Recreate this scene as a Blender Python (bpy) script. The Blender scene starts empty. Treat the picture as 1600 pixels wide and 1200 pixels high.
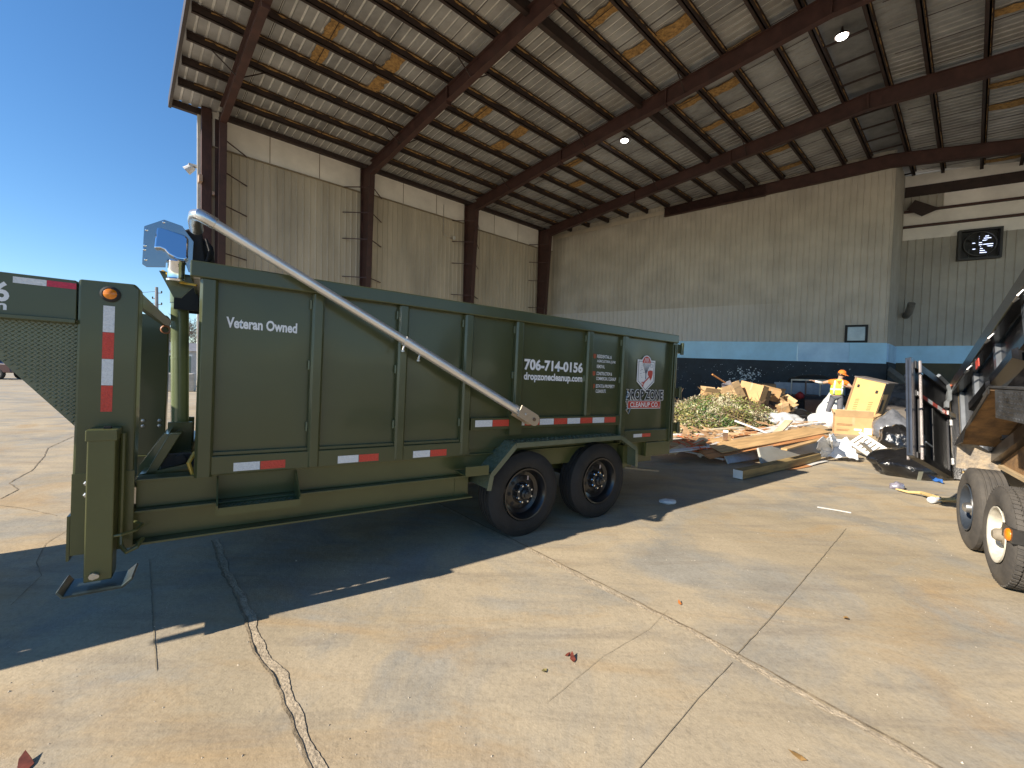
import bpy, bmesh, math, random
from mathutils import Vector, Matrix, Euler
R = math.radians
PI = math.pi
random.seed(7)
scene = bpy.context.scene
C = scene.collection

# ------------------------------------------------------------------ camera
H = 1.6                                     # eye height
FPX, PITCH, ROLL = 666.2, -0.0323, 0.02463  # focal length in photo pixels, tilt, roll
_f = Vector((0, math.cos(PITCH), math.sin(PITCH)))
_r0 = Vector((1, 0, 0)); _u0 = _r0.cross(_f)
_r = _r0*math.cos(ROLL) + _u0*math.sin(ROLL)
_u = -_r0*math.sin(ROLL) + _u0*math.cos(ROLL)
CAM = Vector((0, 0, H))
cam = bpy.data.cameras.new('camera'); co = bpy.data.objects.new('camera', cam); C.objects.link(co)
m = Matrix((_r, _u, -_f)).transposed().to_4x4(); m.translation = CAM
co.matrix_world = m
cam.sensor_width = 36; cam.lens = 36*FPX/1600
cam.clip_start = 0.05; cam.clip_end = 3000
scene.camera = co
scene.render.resolution_x = 1024; scene.render.resolution_y = 768

# ------------------------------------------------------------------ sun, sky, exposure
SUN_AZ, SUN_EL = 60.0, 31.5                 # heading the light travels towards, elevation
w = bpy.data.worlds.new("World"); scene.world = w; w.use_nodes = True
nt = w.node_tree; bg = nt.nodes['Background']
sky = nt.nodes.new('ShaderNodeTexSky'); sky.sky_type = 'NISHITA'; sky.sun_disc = False
sky.sun_elevation = R(SUN_EL); sky.sun_rotation = R(SUN_AZ + 180)
sky.air_density = 1.0; sky.dust_density = 0.0; sky.ozone_density = 4.0
hs = nt.nodes.new('ShaderNodeHueSaturation'); hs.inputs['Saturation'].default_value = 1.16; nt.links.new(sky.outputs[0], hs.inputs['Color']); nt.links.new(hs.outputs[0], bg.inputs[0]); bg.inputs[1].default_value = 0.105
sl = bpy.data.lights.new('sun', 'SUN'); sl.energy = 5.0; sl.angle = R(0.5); sl.color = (1, 0.90, 0.76)
so = bpy.data.objects.new('sun', sl); C.objects.link(so)
so.rotation_euler = Vector((math.sin(R(SUN_AZ))*math.cos(R(SUN_EL)), math.cos(R(SUN_AZ))*math.cos(R(SUN_EL)), -math.sin(R(SUN_EL)))).to_track_quat('-Z', 'Y').to_euler()
so.location = (-20, -10, 30)
scene.view_settings.view_transform = 'Standard'; scene.view_settings.look = 'None'
scene.view_settings.exposure = 0.85; scene.view_settings.gamma = 1
scene.cycles.max_bounces = 10; scene.cycles.diffuse_bounces = 6

# ------------------------------------------------------------------ geometry from the survey of the photograph
def ray(px, py):
    return (_f*FPX + _r*(px-800) - _u*(py-600)).normalized()
def G(px, py, z=0.0):                        # point at height z on the line of sight
    d = ray(px, py); return CAM + d*((z-H)/d.z)
def D(px, py, y):                            # point at distance y in front of the camera
    d = ray(px, py); return CAM + d*(y/d.y)

# ------------------------------------------------------------------ helpers
class MB:
    def __init__(s): s.v = []; s.f = []
    def add(s, vs, fs):
        o = len(s.v); s.v += [Vector(v) for v in vs]; s.f += [tuple(i+o for i in f) for f in fs]; return s
    def box(s, x0, x1, y0, y1, z0, z1):
        return s.hexa([(x0,y0,z0),(x1,y0,z0),(x1,y1,z0),(x0,y1,z0),(x0,y0,z1),(x1,y0,z1),(x1,y1,z1),(x0,y1,z1)])
    def hexa(s, p):
        return s.add(p, [(0,3,2,1),(4,5,6,7),(0,1,5,4),(1,2,6,5),(2,3,7,6),(3,0,4,7)])
    def beam(s, p, q, wd, ht, up=(0,0,1)):
        p, q = Vector(p), Vector(q); d = (q-p).normalized(); up = Vector(up)
        x = d.cross(up).normalized()
        if x.length < .5: x = d.cross(Vector((1,0,0))).normalized()
        y = x.cross(d)
        a = x*wd/2; b = y*ht/2
        return s.hexa([p-a-b, p+a-b, q+a-b, q-a-b, p-a+b, p+a+b, q+a+b, q-a+b])
    def prism(s, poly, ax, ay, n, org=(0,0,0)):   # poly in plane (ax, ay), extruded along vector n
        ax, ay, n, org = Vector(ax), Vector(ay), Vector(n), Vector(org)
        k = len(poly); a = [org+ax*x+ay*y for x, y in poly]; b = [p+n for p in a]
        fs = [tuple(range(k-1,-1,-1)), tuple(range(k, 2*k))] + [(i, (i+1) % k, k+(i+1) % k, k+i) for i in range(k)]
        return s.add(a+b, fs)
    def tube(s, pts, rad, seg=10, cap=True):
        pts = [Vector(p) for p in pts]; n = len(pts)
        rads = rad if isinstance(rad, (list, tuple)) else [rad]*n
        ref = None; vs = []
        for i, p in enumerate(pts):
            d = (pts[min(i+1,n-1)]-pts[max(i-1,0)]).normalized()
            if ref is None:
                ref = d.cross(Vector((0,0,1)))
                if ref.length < .1: ref = d.cross(Vector((1,0,0)))
            ref = (ref - d*ref.dot(d)).normalized(); b = d.cross(ref)
            for k in range(seg):
                a = 2*PI*k/seg; vs.append(p+(ref*math.cos(a)+b*math.sin(a))*rads[i])
        fs = [(i*seg+k, i*seg+(k+1) % seg, (i+1)*seg+(k+1) % seg, (i+1)*seg+k) for i in range(n-1) for k in range(seg)]
        if cap: fs += [tuple(range(seg-1,-1,-1)), tuple((n-1)*seg+k for k in range(seg))]
        return s.add(vs, fs)
    def lathe(s, prof, c, ax, seg=48, close=False):   # prof: (distance along axis, radius)
        c, ax = Vector(c), Vector(ax).normalized()
        e = ax.cross(Vector((0,0,1)))
        if e.length < .1: e = ax.cross(Vector((1,0,0)))
        e.normalize(); g = ax.cross(e); vs = []; n = len(prof)
        for h_, r_ in prof:
            for k in range(seg):
                a = 2*PI*k/seg; vs.append(c+ax*h_+(e*math.cos(a)+g*math.sin(a))*r_)
        fs = [(i*seg+k, i*seg+(k+1) % seg, (i+1)*seg+(k+1) % seg, (i+1)*seg+k) for i in range(n-1) for k in range(seg)]
        return s.add(vs, fs)
    def build(s, name, mat, parent=None, smooth=False, bevel=0, xf=None, seg=2):
        me = bpy.data.meshes.new(name)
        vs = [xf @ v for v in s.v] if xf is not None else s.v
        me.from_pydata([tuple(v) for v in vs], [], s.f)
        bm = bmesh.new(); bm.from_mesh(me); bmesh.ops.recalc_face_normals(bm, faces=bm.faces); bm.to_mesh(me); bm.free()
        o = bpy.data.objects.new(name, me); C.objects.link(o)
        me.materials.append(mat)
        if parent: o.parent = parent
        if smooth:
            for p in me.polygons: p.use_smooth = True
        if smooth == 'auto':
            e = o.modifiers.new('split', 'EDGE_SPLIT'); e.split_angle = R(35)
        if bevel:
            b = o.modifiers.new('bevel', 'BEVEL'); b.width = bevel; b.segments = seg; b.limit_method = 'ANGLE'; b.angle_limit = R(40)
        return o
def tag(o, label, cat, group=None, kind=None):
    if label: o['label'] = label
    if cat: o['category'] = cat
    if group: o['group'] = group
    if kind: o['kind'] = kind
    return o
def empty(name, label, cat, loc=(0,0,0), rot=(0,0,0), group=None):
    o = bpy.data.objects.new(name, None); C.objects.link(o); o.location = loc; o.rotation_euler = rot
    o.empty_display_size = .2
    return tag(o, label, cat, group)

# ------------------------------------------------------------------ materials
MATS = {}
def mat(name, col, rough=.6, metal=0, var=.15, scale=4, bump=0, bscale=None, col2=None, stretch=None, coat=0, detail=6, spec=.5):
    if name in MATS: return MATS[name]
    mt = bpy.data.materials.new(name); mt.use_nodes = True; n = mt.node_tree; L = n.links
    b = n.nodes['Principled BSDF']
    tc = n.nodes.new('ShaderNodeTexCoord'); mp = n.nodes.new('ShaderNodeMapping')
    if stretch: mp.inputs['Scale'].default_value = stretch
    L.new(tc.outputs['Object'], mp.inputs[0])
    nz = n.nodes.new('ShaderNodeTexNoise'); nz.inputs['Scale'].default_value = scale; nz.inputs['Detail'].default_value = detail; nz.inputs['Roughness'].default_value = .62
    L.new(mp.outputs[0], nz.inputs['Vector'])
    cr = n.nodes.new('ShaderNodeValToRGB')
    c2 = col2 or tuple(c*(1-var*1.6) for c in col)
    c1 = tuple(min(1, c*(1+var)) for c in col)
    cr.color_ramp.elements[0].position = .3; cr.color_ramp.elements[1].position = .7
    cr.color_ramp.elements[0].color = (*c2, 1); cr.color_ramp.elements[1].color = (*c1, 1)
    L.new(nz.outputs[0], cr.inputs[0]); L.new(cr.outputs[0], b.inputs['Base Color'])
    b.inputs['Metallic'].default_value = metal; b.inputs['Specular IOR Level'].default_value = spec
    mr = n.nodes.new('ShaderNodeMapRange'); mr.inputs['To Min'].default_value = max(.03, rough*.8); mr.inputs['To Max'].default_value = min(1, rough*1.2)
    L.new(nz.outputs[0], mr.inputs[0]); L.new(mr.outputs[0], b.inputs['Roughness'])
    if coat: b.inputs['Coat Weight'].default_value = coat; b.inputs['Coat Roughness'].default_value = .08
    if bump:
        n2 = n.nodes.new('ShaderNodeTexNoise'); n2.inputs['Scale'].default_value = bscale or scale*6; n2.inputs['Detail'].default_value = 5
        L.new(mp.outputs[0], n2.inputs['Vector'])
        bp = n.nodes.new('ShaderNodeBump'); bp.inputs['Strength'].default_value = bump; bp.inputs['Distance'].default_value = .02
        L.new(n2.outputs[0], bp.inputs['Height']); L.new(bp.outputs[0], b.inputs['Normal'])
    MATS[name] = mt; return mt
def emit(name, col, s):
    mt = bpy.data.materials.new(name); mt.use_nodes = True; b = mt.node_tree.nodes['Principled BSDF']
    b.inputs['Base Color'].default_value = (*col, 1); b.inputs['Emission Color'].default_value = (*col, 1); b.inputs['Emission Strength'].default_value = s
    return mt

GREEN = mat('olive_paint', (.064, .072, .027), .30, var=.10, scale=1.3, coat=.25, bump=.05, bscale=3)
GREEN2 = mat('olive_paint_frame', (.088, .092, .030), .34, var=.10, scale=2.0, coat=.2, bump=.05, bscale=5)
GREENPLATE = mat('olive_diamond_plate', (.115, .135, .085), .24, var=.12, scale=6, coat=.4)
MAROON = mat('maroon_primer', (.060, .026, .021), .6, var=.25, scale=3, bump=.1)
PURL = mat('dark_primer', (.036, .021, .017), .65, var=.3, scale=3, bump=.1)
WHITEP = mat('white_letter', (.80, .80, .80), .45, var=.03)
REDP = mat('red_vinyl', (.55, .045, .02), .4, var=.08, scale=20)
REFW = mat('reflector_white', (.72, .73, .74), .3, var=.10, scale=90, bump=.3, bscale=120)
REFR = mat('reflector_red', (.62, .055, .03), .3, var=.12, scale=90, bump=.3, bscale=120)
BLACKP = mat('black_paint', (.012, .012, .013), .22, var=.3, scale=5, coat=.4)
BLKMATT = mat('black_rubbery', (.02, .02, .02), .75, var=.2, scale=10)
TYRE = mat('tyre_rubber', (.022, .021, .02), .8, var=.3, scale=8, bump=.15, bscale=60)
TYREDUST = mat('dusty_tyre_rubber', (.085, .075, .062), .85, var=.3, scale=5, bump=.2, bscale=50, col2=(.045,.042,.04))
CHROME = mat('chrome', (.75, .77, .80), .06, metal=1, var=.02)
ALU = mat('aluminium_tube', (.78, .76, .73), .36, metal=.7, var=.05, scale=10)
STEEL = mat('zinc_steel', (.50, .49, .47), .35, metal=.9, var=.15, scale=15)
AMBER = mat('amber_lens', (.75, .22, .01), .2, var=.15, scale=60, coat=.5)
SIDING = mat('tan_siding', (.49, .435, .34), .6, var=.16, scale=.9, stretch=(1,1,.25), bump=.06, bscale=2)
WBAND = mat('white_insulation_facing', (.80, .77, .71), .75, var=.10, scale=.8, bump=.15, bscale=3)
CONC = None

# ------------------------------------------------------------------ ground: one weathered concrete sheet
def concrete():
    mt = bpy.data.materials.new('weathered_concrete'); mt.use_nodes = True; n = mt.node_tree; L = n.links
    b = n.nodes['Principled BSDF']; tc = n.nodes.new('ShaderNodeTexCoord')
    def noise(scale, detail=6, rough=.6, sx=(1,1,1), dist=0, rot=0):
        mp = n.nodes.new('ShaderNodeMapping'); mp.inputs['Scale'].default_value = sx; mp.inputs['Rotation'].default_value = (0,0,rot)
        L.new(tc.outputs['Object'], mp.inputs[0])
        q = n.nodes.new('ShaderNodeTexNoise'); q.inputs['Scale'].default_value = scale; q.inputs['Detail'].default_value = detail
        q.inputs['Roughness'].default_value = rough; q.inputs['Distortion'].default_value = dist
        L.new(mp.outputs[0], q.inputs['Vector']); return q.outputs[0]
    def ramp(s, stops):
        r = n.nodes.new('ShaderNodeValToRGB'); e = r.color_ramp.elements
        while len(e) < len(stops): e.new(.5)
        for i, (p, c) in enumerate(stops): e[i].position = p; e[i].color = (*c, 1) if len(c) == 3 else c
        L.new(s, r.inputs[0]); return r.outputs[0]
    def mix(f, a, bb, mode='MIX'):
        x = n.nodes.new('ShaderNodeMixRGB'); x.blend_type = mode
        if isinstance(f, float): x.inputs[0].default_value = f
        else: L.new(f, x.inputs[0])
        L.new(a, x.inputs[1]); L.new(bb, x.inputs[2]); return x.outputs[0]
    g = lambda v: (v, v, v)
    base = ramp(noise(.35, 5, .55, (1, 1, 1), .6), [(.30, (.32,.265,.18)), (.5, (.43,.355,.245)), (.70, (.50,.405,.265))])
    grey = ramp(noise(.9, 7, .62, (1,1,1), .8), [(.46, g(0)), (.62, g(.85))])
    c = mix(grey, base, ramp(noise(2.2, 6), [(.3, (.25,.235,.20)), (.7, (.345,.325,.28))]))
    orange = ramp(noise(.55, 6, .65, (1,2.2,1), 1.0, .9), [(.52, g(0)), (.70, g(.75))])
    c = mix(orange, c, ramp(noise(5, 4), [(.3, (.37,.25,.125)), (.7, (.44,.31,.165))]))
    streak = ramp(noise(1.3, 7, .7, (.5,3.5,1), .5, R(-32)), [(.50, g(0)), (.72, g(.62))])
    c = mix(streak, c, ramp(noise(3, 3), [(0, (.215,.185,.145)), (1, (.26,.215,.165))]))
    c = mix(.75, c, ramp(noise(38, 8, .75), [(.30, g(.70)), (.52, g(1)), (.75, g(1.12))]), 'MULTIPLY')
    spots = ramp(noise(150, 3, .7), [(.30, g(.55)), (.36, g(1.0))]); c = mix(.6, c, spots, 'MULTIPLY')
    L.new(c, b.inputs['Base Color'])
    b.inputs['Specular IOR Level'].default_value = .25
    rr = ramp(noise(1.7, 6), [(.3, g(.62)), (.7, g(.9))]); L.new(rr, b.inputs['Roughness'])
    bp = n.nodes.new('ShaderNodeBump'); bp.inputs['Strength'].default_value = .55; bp.inputs['Distance'].default_value = .006
    L.new(mix(.5, noise(22, 9, .72), noise(95, 4, .7)), bp.inputs['Height'])
    bp2 = n.nodes.new('ShaderNodeBump'); bp2.inputs['Strength'].default_value = .4; bp2.inputs['Distance'].default_value = .03
    L.new(noise(3.0, 5, .6), bp2.inputs['Height']); L.new(bp2.outputs[0], bp.inputs['Normal']); L.new(bp.outputs[0], b.inputs['Normal'])
    return mt
CONC = concrete()
g = MB(); S = 900
g.add([(-S,-S,0),(S,-S,0),(S,S,0),(-S,S,0)], [(0,1,2,3)])
tag(g.build('ground', CONC), None, None, kind='structure')

# slab joints and cracks: thin rough strips of dirt and broken edge
JF = mat('fine_joint', (.28, .23, .155), .95, var=.3, scale=14)
JD = mat('joint_dirt', (.25, .195, .125), .95, var=.3, scale=14, bump=.5, bscale=60)
JL = mat('joint_chipped_concrete', (.43, .35, .245), .9, var=.2, scale=14, bump=.5, bscale=60)
def crack(name, pts, wd, mt, z, jag=.5, off=0, step=.02):
    mb = MB(); P = [Vector((x, y, 0)) for x, y in pts]; L_ = []
    for a, b in zip(P, P[1:]):
        k = max(1, int((b-a).length/step))
        L_ += [a.lerp(b, i/k) for i in range(k)]
    L_.append(P[-1]); vs = []
    ph = [(random.uniform(2, 9), random.uniform(0, 6.3)) for _ in range(3)] + [(random.uniform(18, 45), random.uniform(0, 6.3)) for _ in range(3)]
    wob = lambda t, k: sum(math.sin(f_*t+p_+k) for f_, p_ in ph[:3])/3*.6 + sum(math.sin(f_*t+p_+k*2) for f_, p_ in ph[3:])/3*.4
    t = 0
    for i, p in enumerate(L_):
        d = (L_[min(i+1, len(L_)-1)]-L_[max(i-1, 0)]).normalized(); s = Vector((-d.y, d.x, 0)); t += step
        c = p + s*(off+wob(t, 0)*wd*jag*1.2)
        e = .15 if i in (0, len(L_)-1) else 1
        vs += [c - s*wd*.5*e*max(.15, 1+jag*1.3*wob(t, 1.7)+random.uniform(-.12,.12)) + Vector((0,0,z)), c + s*wd*.5*e*max(.15, 1+jag*1.3*wob(t, 3.9)+random.uniform(-.12,.12)) + Vector((0,0,z))]
    mb.add(vs, [(2*i, 2*i+1, 2*i+3, 2*i+2) for i in range(len(L_)-1)])
    return tag(mb.build(name, mt), None, None, kind='structure')
J1 = [(-2.66,3.79),(-2.12,3.16),(-1.63,2.64),(-1.38,2.31),(-1.16,2.12),(-.96,1.89),(-.75,1.64),(-.2,.9),(.4,.1)]
J2 = [(-1.9,6.4),(-.79,4.93),(-.37,4.43),(-.02,4.03),(.46,3.45),(.92,2.9),(1.16,2.62),(1.32,2.39),(1.44,2.22),(1.54,2.08),(1.69,1.88),(1.8,1.7),(2.4,.8)]
J3 = [(1.32,2.39),(1.63,2.67),(2.03,3.03),(2.9,3.84),(3.6,4.5)]
J4 = [(1.27,2.33),(.96,2.06),(.73,1.84),(.55,1.67),(.0,1.1)]
J5 = [(-2.9,3.4),(-2.43,2.87),(-2.1,2.49),(-1.8,2.15)]
crack('ground_joint', J1, .045, JL, .004, .45, .018); crack('ground_joint', J1, .013, JD, .008, .6, -.012)
crack('ground_joint', J2, .040, JL, .004, .45, -.018); crack('ground_joint', J2, .014, JD, .008, .6, .01)
crack('ground_joint', J3, .006, JF, .004, .5); crack('ground_joint', J4, .0035, JF, .004, .6); crack('ground_joint', J5, .006, JF, .004, .5)
crack('ground_crack', [(-9.2,9),(-8.3,7.61),(-7.6,6.9),(-6.83,6.05),(-6.4,5.4),(-5.97,5.14),(-5.76,4.77)], .012, JD, .004, .7)
crack('ground_crack', [(-4.13,3.95),(-4.05,3.75),(-4.0,3.64),(-3.7,3.3),(-3.43,3.09),(-3.2,2.7)], .004, JD, .004, .8)
crack('ground_crack', [(.2,2.0),(.55,2.35),(.9,2.62),(1.1,2.85)], .002, JF, .004, .8)
crack('ground_crack', [(-7.5,4.6),(-6.2,4.7),(-5.2,4.5),(-4.6,4.3)], .008, JD, .004, .8)

# ------------------------------------------------------------------ the warehouse: frame B (along the left wall, away), N (to the left), z
YB = .8237
def bw(b, n, z): return Vector((math.sin(YB)*b - math.cos(YB)*n, math.cos(YB)*b + math.sin(YB)*n, z))
wh = empty('warehouse', 'open-fronted steel warehouse with tan ribbed walls and maroon roof frames', 'building', bw(2.9, 20.2, 0))
WM = Matrix(((math.sin(YB), -math.cos(YB), 0, 0), (math.cos(YB), math.sin(YB), 0, 0), (0,0,1,0), (0,0,0,1)))
WX = Matrix.Translation(-Vector(wh.location)) @ WM     # B,N,z -> local to the empty
def wb(mb, name, mt, parent=wh, **k): return mb.build(name, mt, parent, xf=WX, **k)
SLP = .0824; RN = 3.1                                   # roof pitch, ridge line
def ptop(n): return 11.55 + SLP*(13-n) if n >= RN else 11.55 + SLP*(13-RN) - SLP*(RN-n)   # top of the rafters
WALL0 = Vector((22.2, 20.2)); WALL1 = Vector((27.45, 2.9)); WD = (WALL1-WALL0).normalized(); WN = Vector((-abs(WD.y), -abs(WD.x)))  # into the shed
def wallB(n): return 22.2 + (20.2-n)*(5.25/17.3)
# roof sheets, ribbed, one per slope
ROOF = mat('galvanised_roof_sheet', (.42, .42, .42), .42, metal=.35, var=.25, scale=.55, stretch=(1,1,1), col2=(.22,.215,.21), bump=.05)
ROOFRIB = mat('roof_rib_glint', (.86, .86, .85), .35, metal=.2, var=.08, scale=1.2, stretch=(1,1,1), col2=(.55,.55,.54))  # whiter rib faces: the glint of reflected light painted into their colour
def roof(n0, n1, b0, b1):
    mb = MB(); bs = []; b = b0
    while b < b1:
        bs += [(b, 0), (b+.20, 0), (b+.215, .045), (b+.27, .045)]; b += .285
    bs.append((b, 0)); t = .24
    vs = []
    for (bb, dz) in bs: vs += [(bb, n0, ptop(n0)+t+dz), (bb, n1, ptop(n1)+t+dz)]
    mb.add(vs, [(2*i, 2*i+1, 2*i+3, 2*i+2) for i in range(len(bs)-1)])
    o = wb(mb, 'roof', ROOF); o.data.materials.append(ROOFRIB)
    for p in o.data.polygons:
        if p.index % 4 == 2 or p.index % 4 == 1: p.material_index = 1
    return o
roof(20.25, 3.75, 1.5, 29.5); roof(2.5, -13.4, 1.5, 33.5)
mb = MB(); mb.hexa([(1.5,3.85,ptop(3.8)+.30),(32.5,3.85,ptop(3.8)+.30),(32.5,2.4,ptop(2.4)+.30),(1.5,2.4,ptop(2.4)+.30),(1.5,3.85,ptop(3.8)+.33),(32.5,3.85,ptop(3.8)+.33),(32.5,2.4,ptop(2.4)+.33),(1.5,2.4,ptop(2.4)+.33)])
wb(mb, 'ridge_vent', mat('ridge_grey', (.20,.205,.21), .6, var=.2, scale=2))
for k in range(22):                                     # cross straps under the ridge vent
    b = 2.2+k*1.35
    mb = MB(); mb.beam((b,3.75,ptop(3.7)+.1),(b,2.5,ptop(2.5)+.1),.05,.06); wb(mb, 'ridge_strap', PURL)
# purlins, each with the torn remains of its insulation
INSUL = mat('torn_insulation', (.36, .215, .075), .95, var=.4, scale=9, bump=.6, bscale=30, col2=(.13,.075,.03))
PN = [18.8,17.6,16.35,15.15,14.0,12.8,11.6,10.35,8.4,7.25,6.0,4.75,3.8,2.5,1.42,.08,-1.2,-2.45,-3.7,-4.95,-6.2,-7.45,-8.7,-9.95,-11.2,-12.45]
for n in PN:
    b1 = wallB(n)-.05 if n > RN else 30.6 + (2.9-n)*.303
    z = ptop(n); mb = MB()
    mb.box(1.55, b1, n-.02, n+.02, z, z+.21); mb.box(1.55, b1, n-.02, n+.11, z, z+.018); mb.box(1.55, b1, n-.075, n+.012, z+.195, z+.21)
    p = wb(mb, 'purlin', PURL)
    if n > -4:
        mi = MB(); b = 2.0; vs = []                      # one ragged strip along the purlin's top edge
        while b < b1-.2:
            hh = random.choice((.006, .012, .03, .045, .055))*random.uniform(.7, 1.2); y0 = n-.020
            vs += [(b, y0-.006, z+.20-hh), (b, y0-.030-hh*.2, z+.236)]; b += random.uniform(.05, .3)
        mi.add(vs, [(2*i, 2*i+1, 2*i+3, 2*i+2) for i in range(len(vs)//2-1)])
        o = mi.build('insulation_strip', INSUL, p, xf=WX)
mb = MB(); z = ptop(9.05); mb.box(1.6, wallB(9.05)-.1, 8.97, 9.13, z-.14, z+.2); wb(mb, 'tie_beam', PURL)
# sheet seams: dark sag rods under the roof
for k in range(20):
    b = 3.4+k*1.42
    if b < 29:
        mb = MB(); mb.tube([(b,19.6,ptop(19.6)+.13),(b,4.0,ptop(4.0)+.13)], .011, 5)
        wb(mb, 'sag_rod', PURL)
    mb = MB(); mb.tube([(b,2.2,ptop(2.2)+.13),(b,-12,ptop(-12)+.13)], .011, 5); wb(mb, 'sag_rod', PURL)
# torn insulation panels still hanging under the sheets
sN = Vector((math.cos(YB)*-1*0, 0, 0))
def roofpt(px, py):
    d = ray(px, py); best = None
    lo, hi = 1.0, 80.0
    for _ in range(60):
        mid = (lo+hi)/2; p = CAM+d*mid; n = -math.cos(YB)*p.x + math.sin(YB)*p.y
        if p.z < ptop(n)+.15: lo = mid
        else: hi = mid
    p = CAM+d*lo; return math.sin(YB)*p.x+math.cos(YB)*p.y, -math.cos(YB)*p.x+math.sin(YB)*p.y
SP = sorted(PN + [9.05], reverse=True)
for (px, py) in [(515,57),(495,92),(612,105),(590,133),(750,182),(722,202),(803,214),(783,228),(940,27),(983,88),(1030,62),(1065,40),(1080,160),(1147,130),(1117,197),(1173,170),(885,262),(915,282),(1577,17),(1165,175),(1213,237),(1237,260),(1570,133),(1573,166),(1567,250),(1185,60)]:
    b, n = roofpt(px, py)
    hi = min([q for q in SP if q > n], default=n+.6); lo = max([q for q in SP if q <= n], default=n-.6)
    mb = MB(); wd = random.uniform(.34, .5); k = 7; vs = []
    for i in range(k):
        t = .02+.96*i/(k-1); nn = hi+(lo-hi)*t
        zz = ptop(nn)+.20-.04*math.sin(PI*t)+random.uniform(-.012,.012)
        e0, e1 = random.uniform(-.05,.05), random.uniform(-.05,.05)
        vs += [(b-wd/2+e0, nn, zz), (b+wd/2+e1, nn, zz+.01), (b+wd/2+e1, nn, zz+.035), (b-wd/2+e0, nn, zz+.03)]
    fs = []
    for i in range(k-1):
        for j in range(4): fs.append((4*i+j, 4*i+(j+1) % 4, 4*i+4+(j+1) % 4, 4*i+4+j))
    fs += [(0,1,2,3), (4*k-4,4*k-3,4*k-2,4*k-1)]
    mb.add(vs, fs); wb(mb, 'insulation_panel', INSUL)
# rigid frames: rafter and tapered column at each bay
def rafter_bn(bl, left_end=19.2):
    # bl(n) gives B for every N (frames run square to the wall, the last one follows the skewed end wall)
    mb = MB(); ns = [left_end, 13, RN, -13.2]; dep = [.60, .50, .62, .5]
    tw = .012; fw = .11
    for i in range(3):
        a, c = ns[i], ns[i+1]
        def sec(n, d):
            z1 = ptop(n)-.003; z0 = z1-d; b = bl(n)
            return b, n, z0, z1
        A_, B_ = sec(a, dep[i]), sec(c, dep[i+1])
        def seg(w0, zl, zh):
            mb.hexa([(A_[0]-w0,A_[1],zl(A_)),(A_[0]+w0,A_[1],zl(A_)),(B_[0]+w0,B_[1],zl(B_)),(B_[0]-w0,B_[1],zl(B_)),(A_[0]-w0,A_[1],zh(A_)),(A_[0]+w0,A_[1],zh(A_)),(B_[0]+w0,B_[1],zh(B_)),(B_[0]-w0,B_[1],zh(B_))])
        seg(tw, lambda s: s[2]+.016, lambda s: s[3]-.016)
        seg(fw, lambda s: s[2], lambda s: s[2]+.016); seg(fw, lambda s: s[3]-.016, lambda s: s[3])
    return mb
for i, b in enumerate((2.9, 8.64, 14.74, 20.84)):
    wb(rafter_bn(lambda n, b=b: b), 'rafter', MAROON)
    # splice plates on the rafter
    for n in (13.0, 8.0, RN, -3):
        mb = MB(); z1 = ptop(n)-.02; mb.box(b-.10, b+.10, n-.025, n+.025, z1-.60, z1); wb(mb, 'splice_plate', MAROON)
    # column: vertical outer flange, tapered web, sloping inner flange
    mb = MB(); zt = ptop(20.1)-.02
    mb.prism([(20.1,0),(19.72,0),(19.55,5.45),(19.12,10.43),(19.12,zt),(20.1,zt)], (0,1,0), (0,0,1), (.024,0,0), (b-.012,0,0))
    mb.box(b-.12, b+.12, 20.10, 20.12, 0, zt)
    mb.hexa([(b-.12,19.70,0),(b+.12,19.70,0),(b+.12,19.72,0),(b-.12,19.72,0),(b-.12,19.10,10.43),(b+.12,19.10,10.43),(b+.12,19.12,10.43),(b-.12,19.12,10.43)])
    wb(mb, 'column', MAROON)
    for z in (9.85, 8.7, 7.5, 5.75, 3.4):
        ni = 19.72-(z/10.43)*.6
        for s in (-1, 1):
            if i == 0 and s < 0: continue
            mb = MB(); mb.beam((b+.1*s, ni+.02, z), (b+.95*s, 20.13, z+.03), .025, .04); wb(mb, 'flange_brace', MAROON)
    for s in (-1, 1):                                    # knee braces from the rafter down to the purlins
        for n in (16.4, 11.6, 7.3):
            mb = MB(); mb.beam((b+.02*s, n, ptop(n)-.5), (b+.75*s, n, ptop(n)+.02), .03, .03); wb(mb, 'flange_brace', PURL)
ew = rafter_bn(lambda n: wallB(n)-.18 if n > 3 else wallB(3)-.18+(3-n)*.303, 8.0); wb(ew, 'rafter', MAROON)
# door jamb and corner trim at the open end of the left wall
mb = MB(); mb.box(2.35, 2.66, 19.98, 20.24, 0, 11.2); wb(mb, 'corner_post', MAROON)
mb = MB(); mb.box(2.25, 2.45, 20.26, 20.36, 0, 11.2); wb(mb, 'corner_trim', mat('cream_trim', (.62,.58,.50), .6, var=.1))
mb = MB(); mb.box(2.0, 2.3, 20.4, 20.6, 9.05, 9.12); mb.tube([(2.15,20.5,9.05),(1.95,20.6,8.86)], [.12,.16], 12); wb(mb, 'flood_light', mat('lamp_grey', (.5,.5,.5), .4, var=.1))
mb = MB(); mb.box(2.25, 2.36, 19.8, 20.1, 8.35, 8.6); mb.box(2.68,2.75,19.9,20.05,8.0,8.12); wb(mb, 'door_bracket', mat('rust_tan', (.42,.30,.22), .7))
mb = MB(); mb.box(2.05, 2.24, 19.95, 20.1, 5.6, 5.95); wb(mb, 'door_latch', MAROON)
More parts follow.
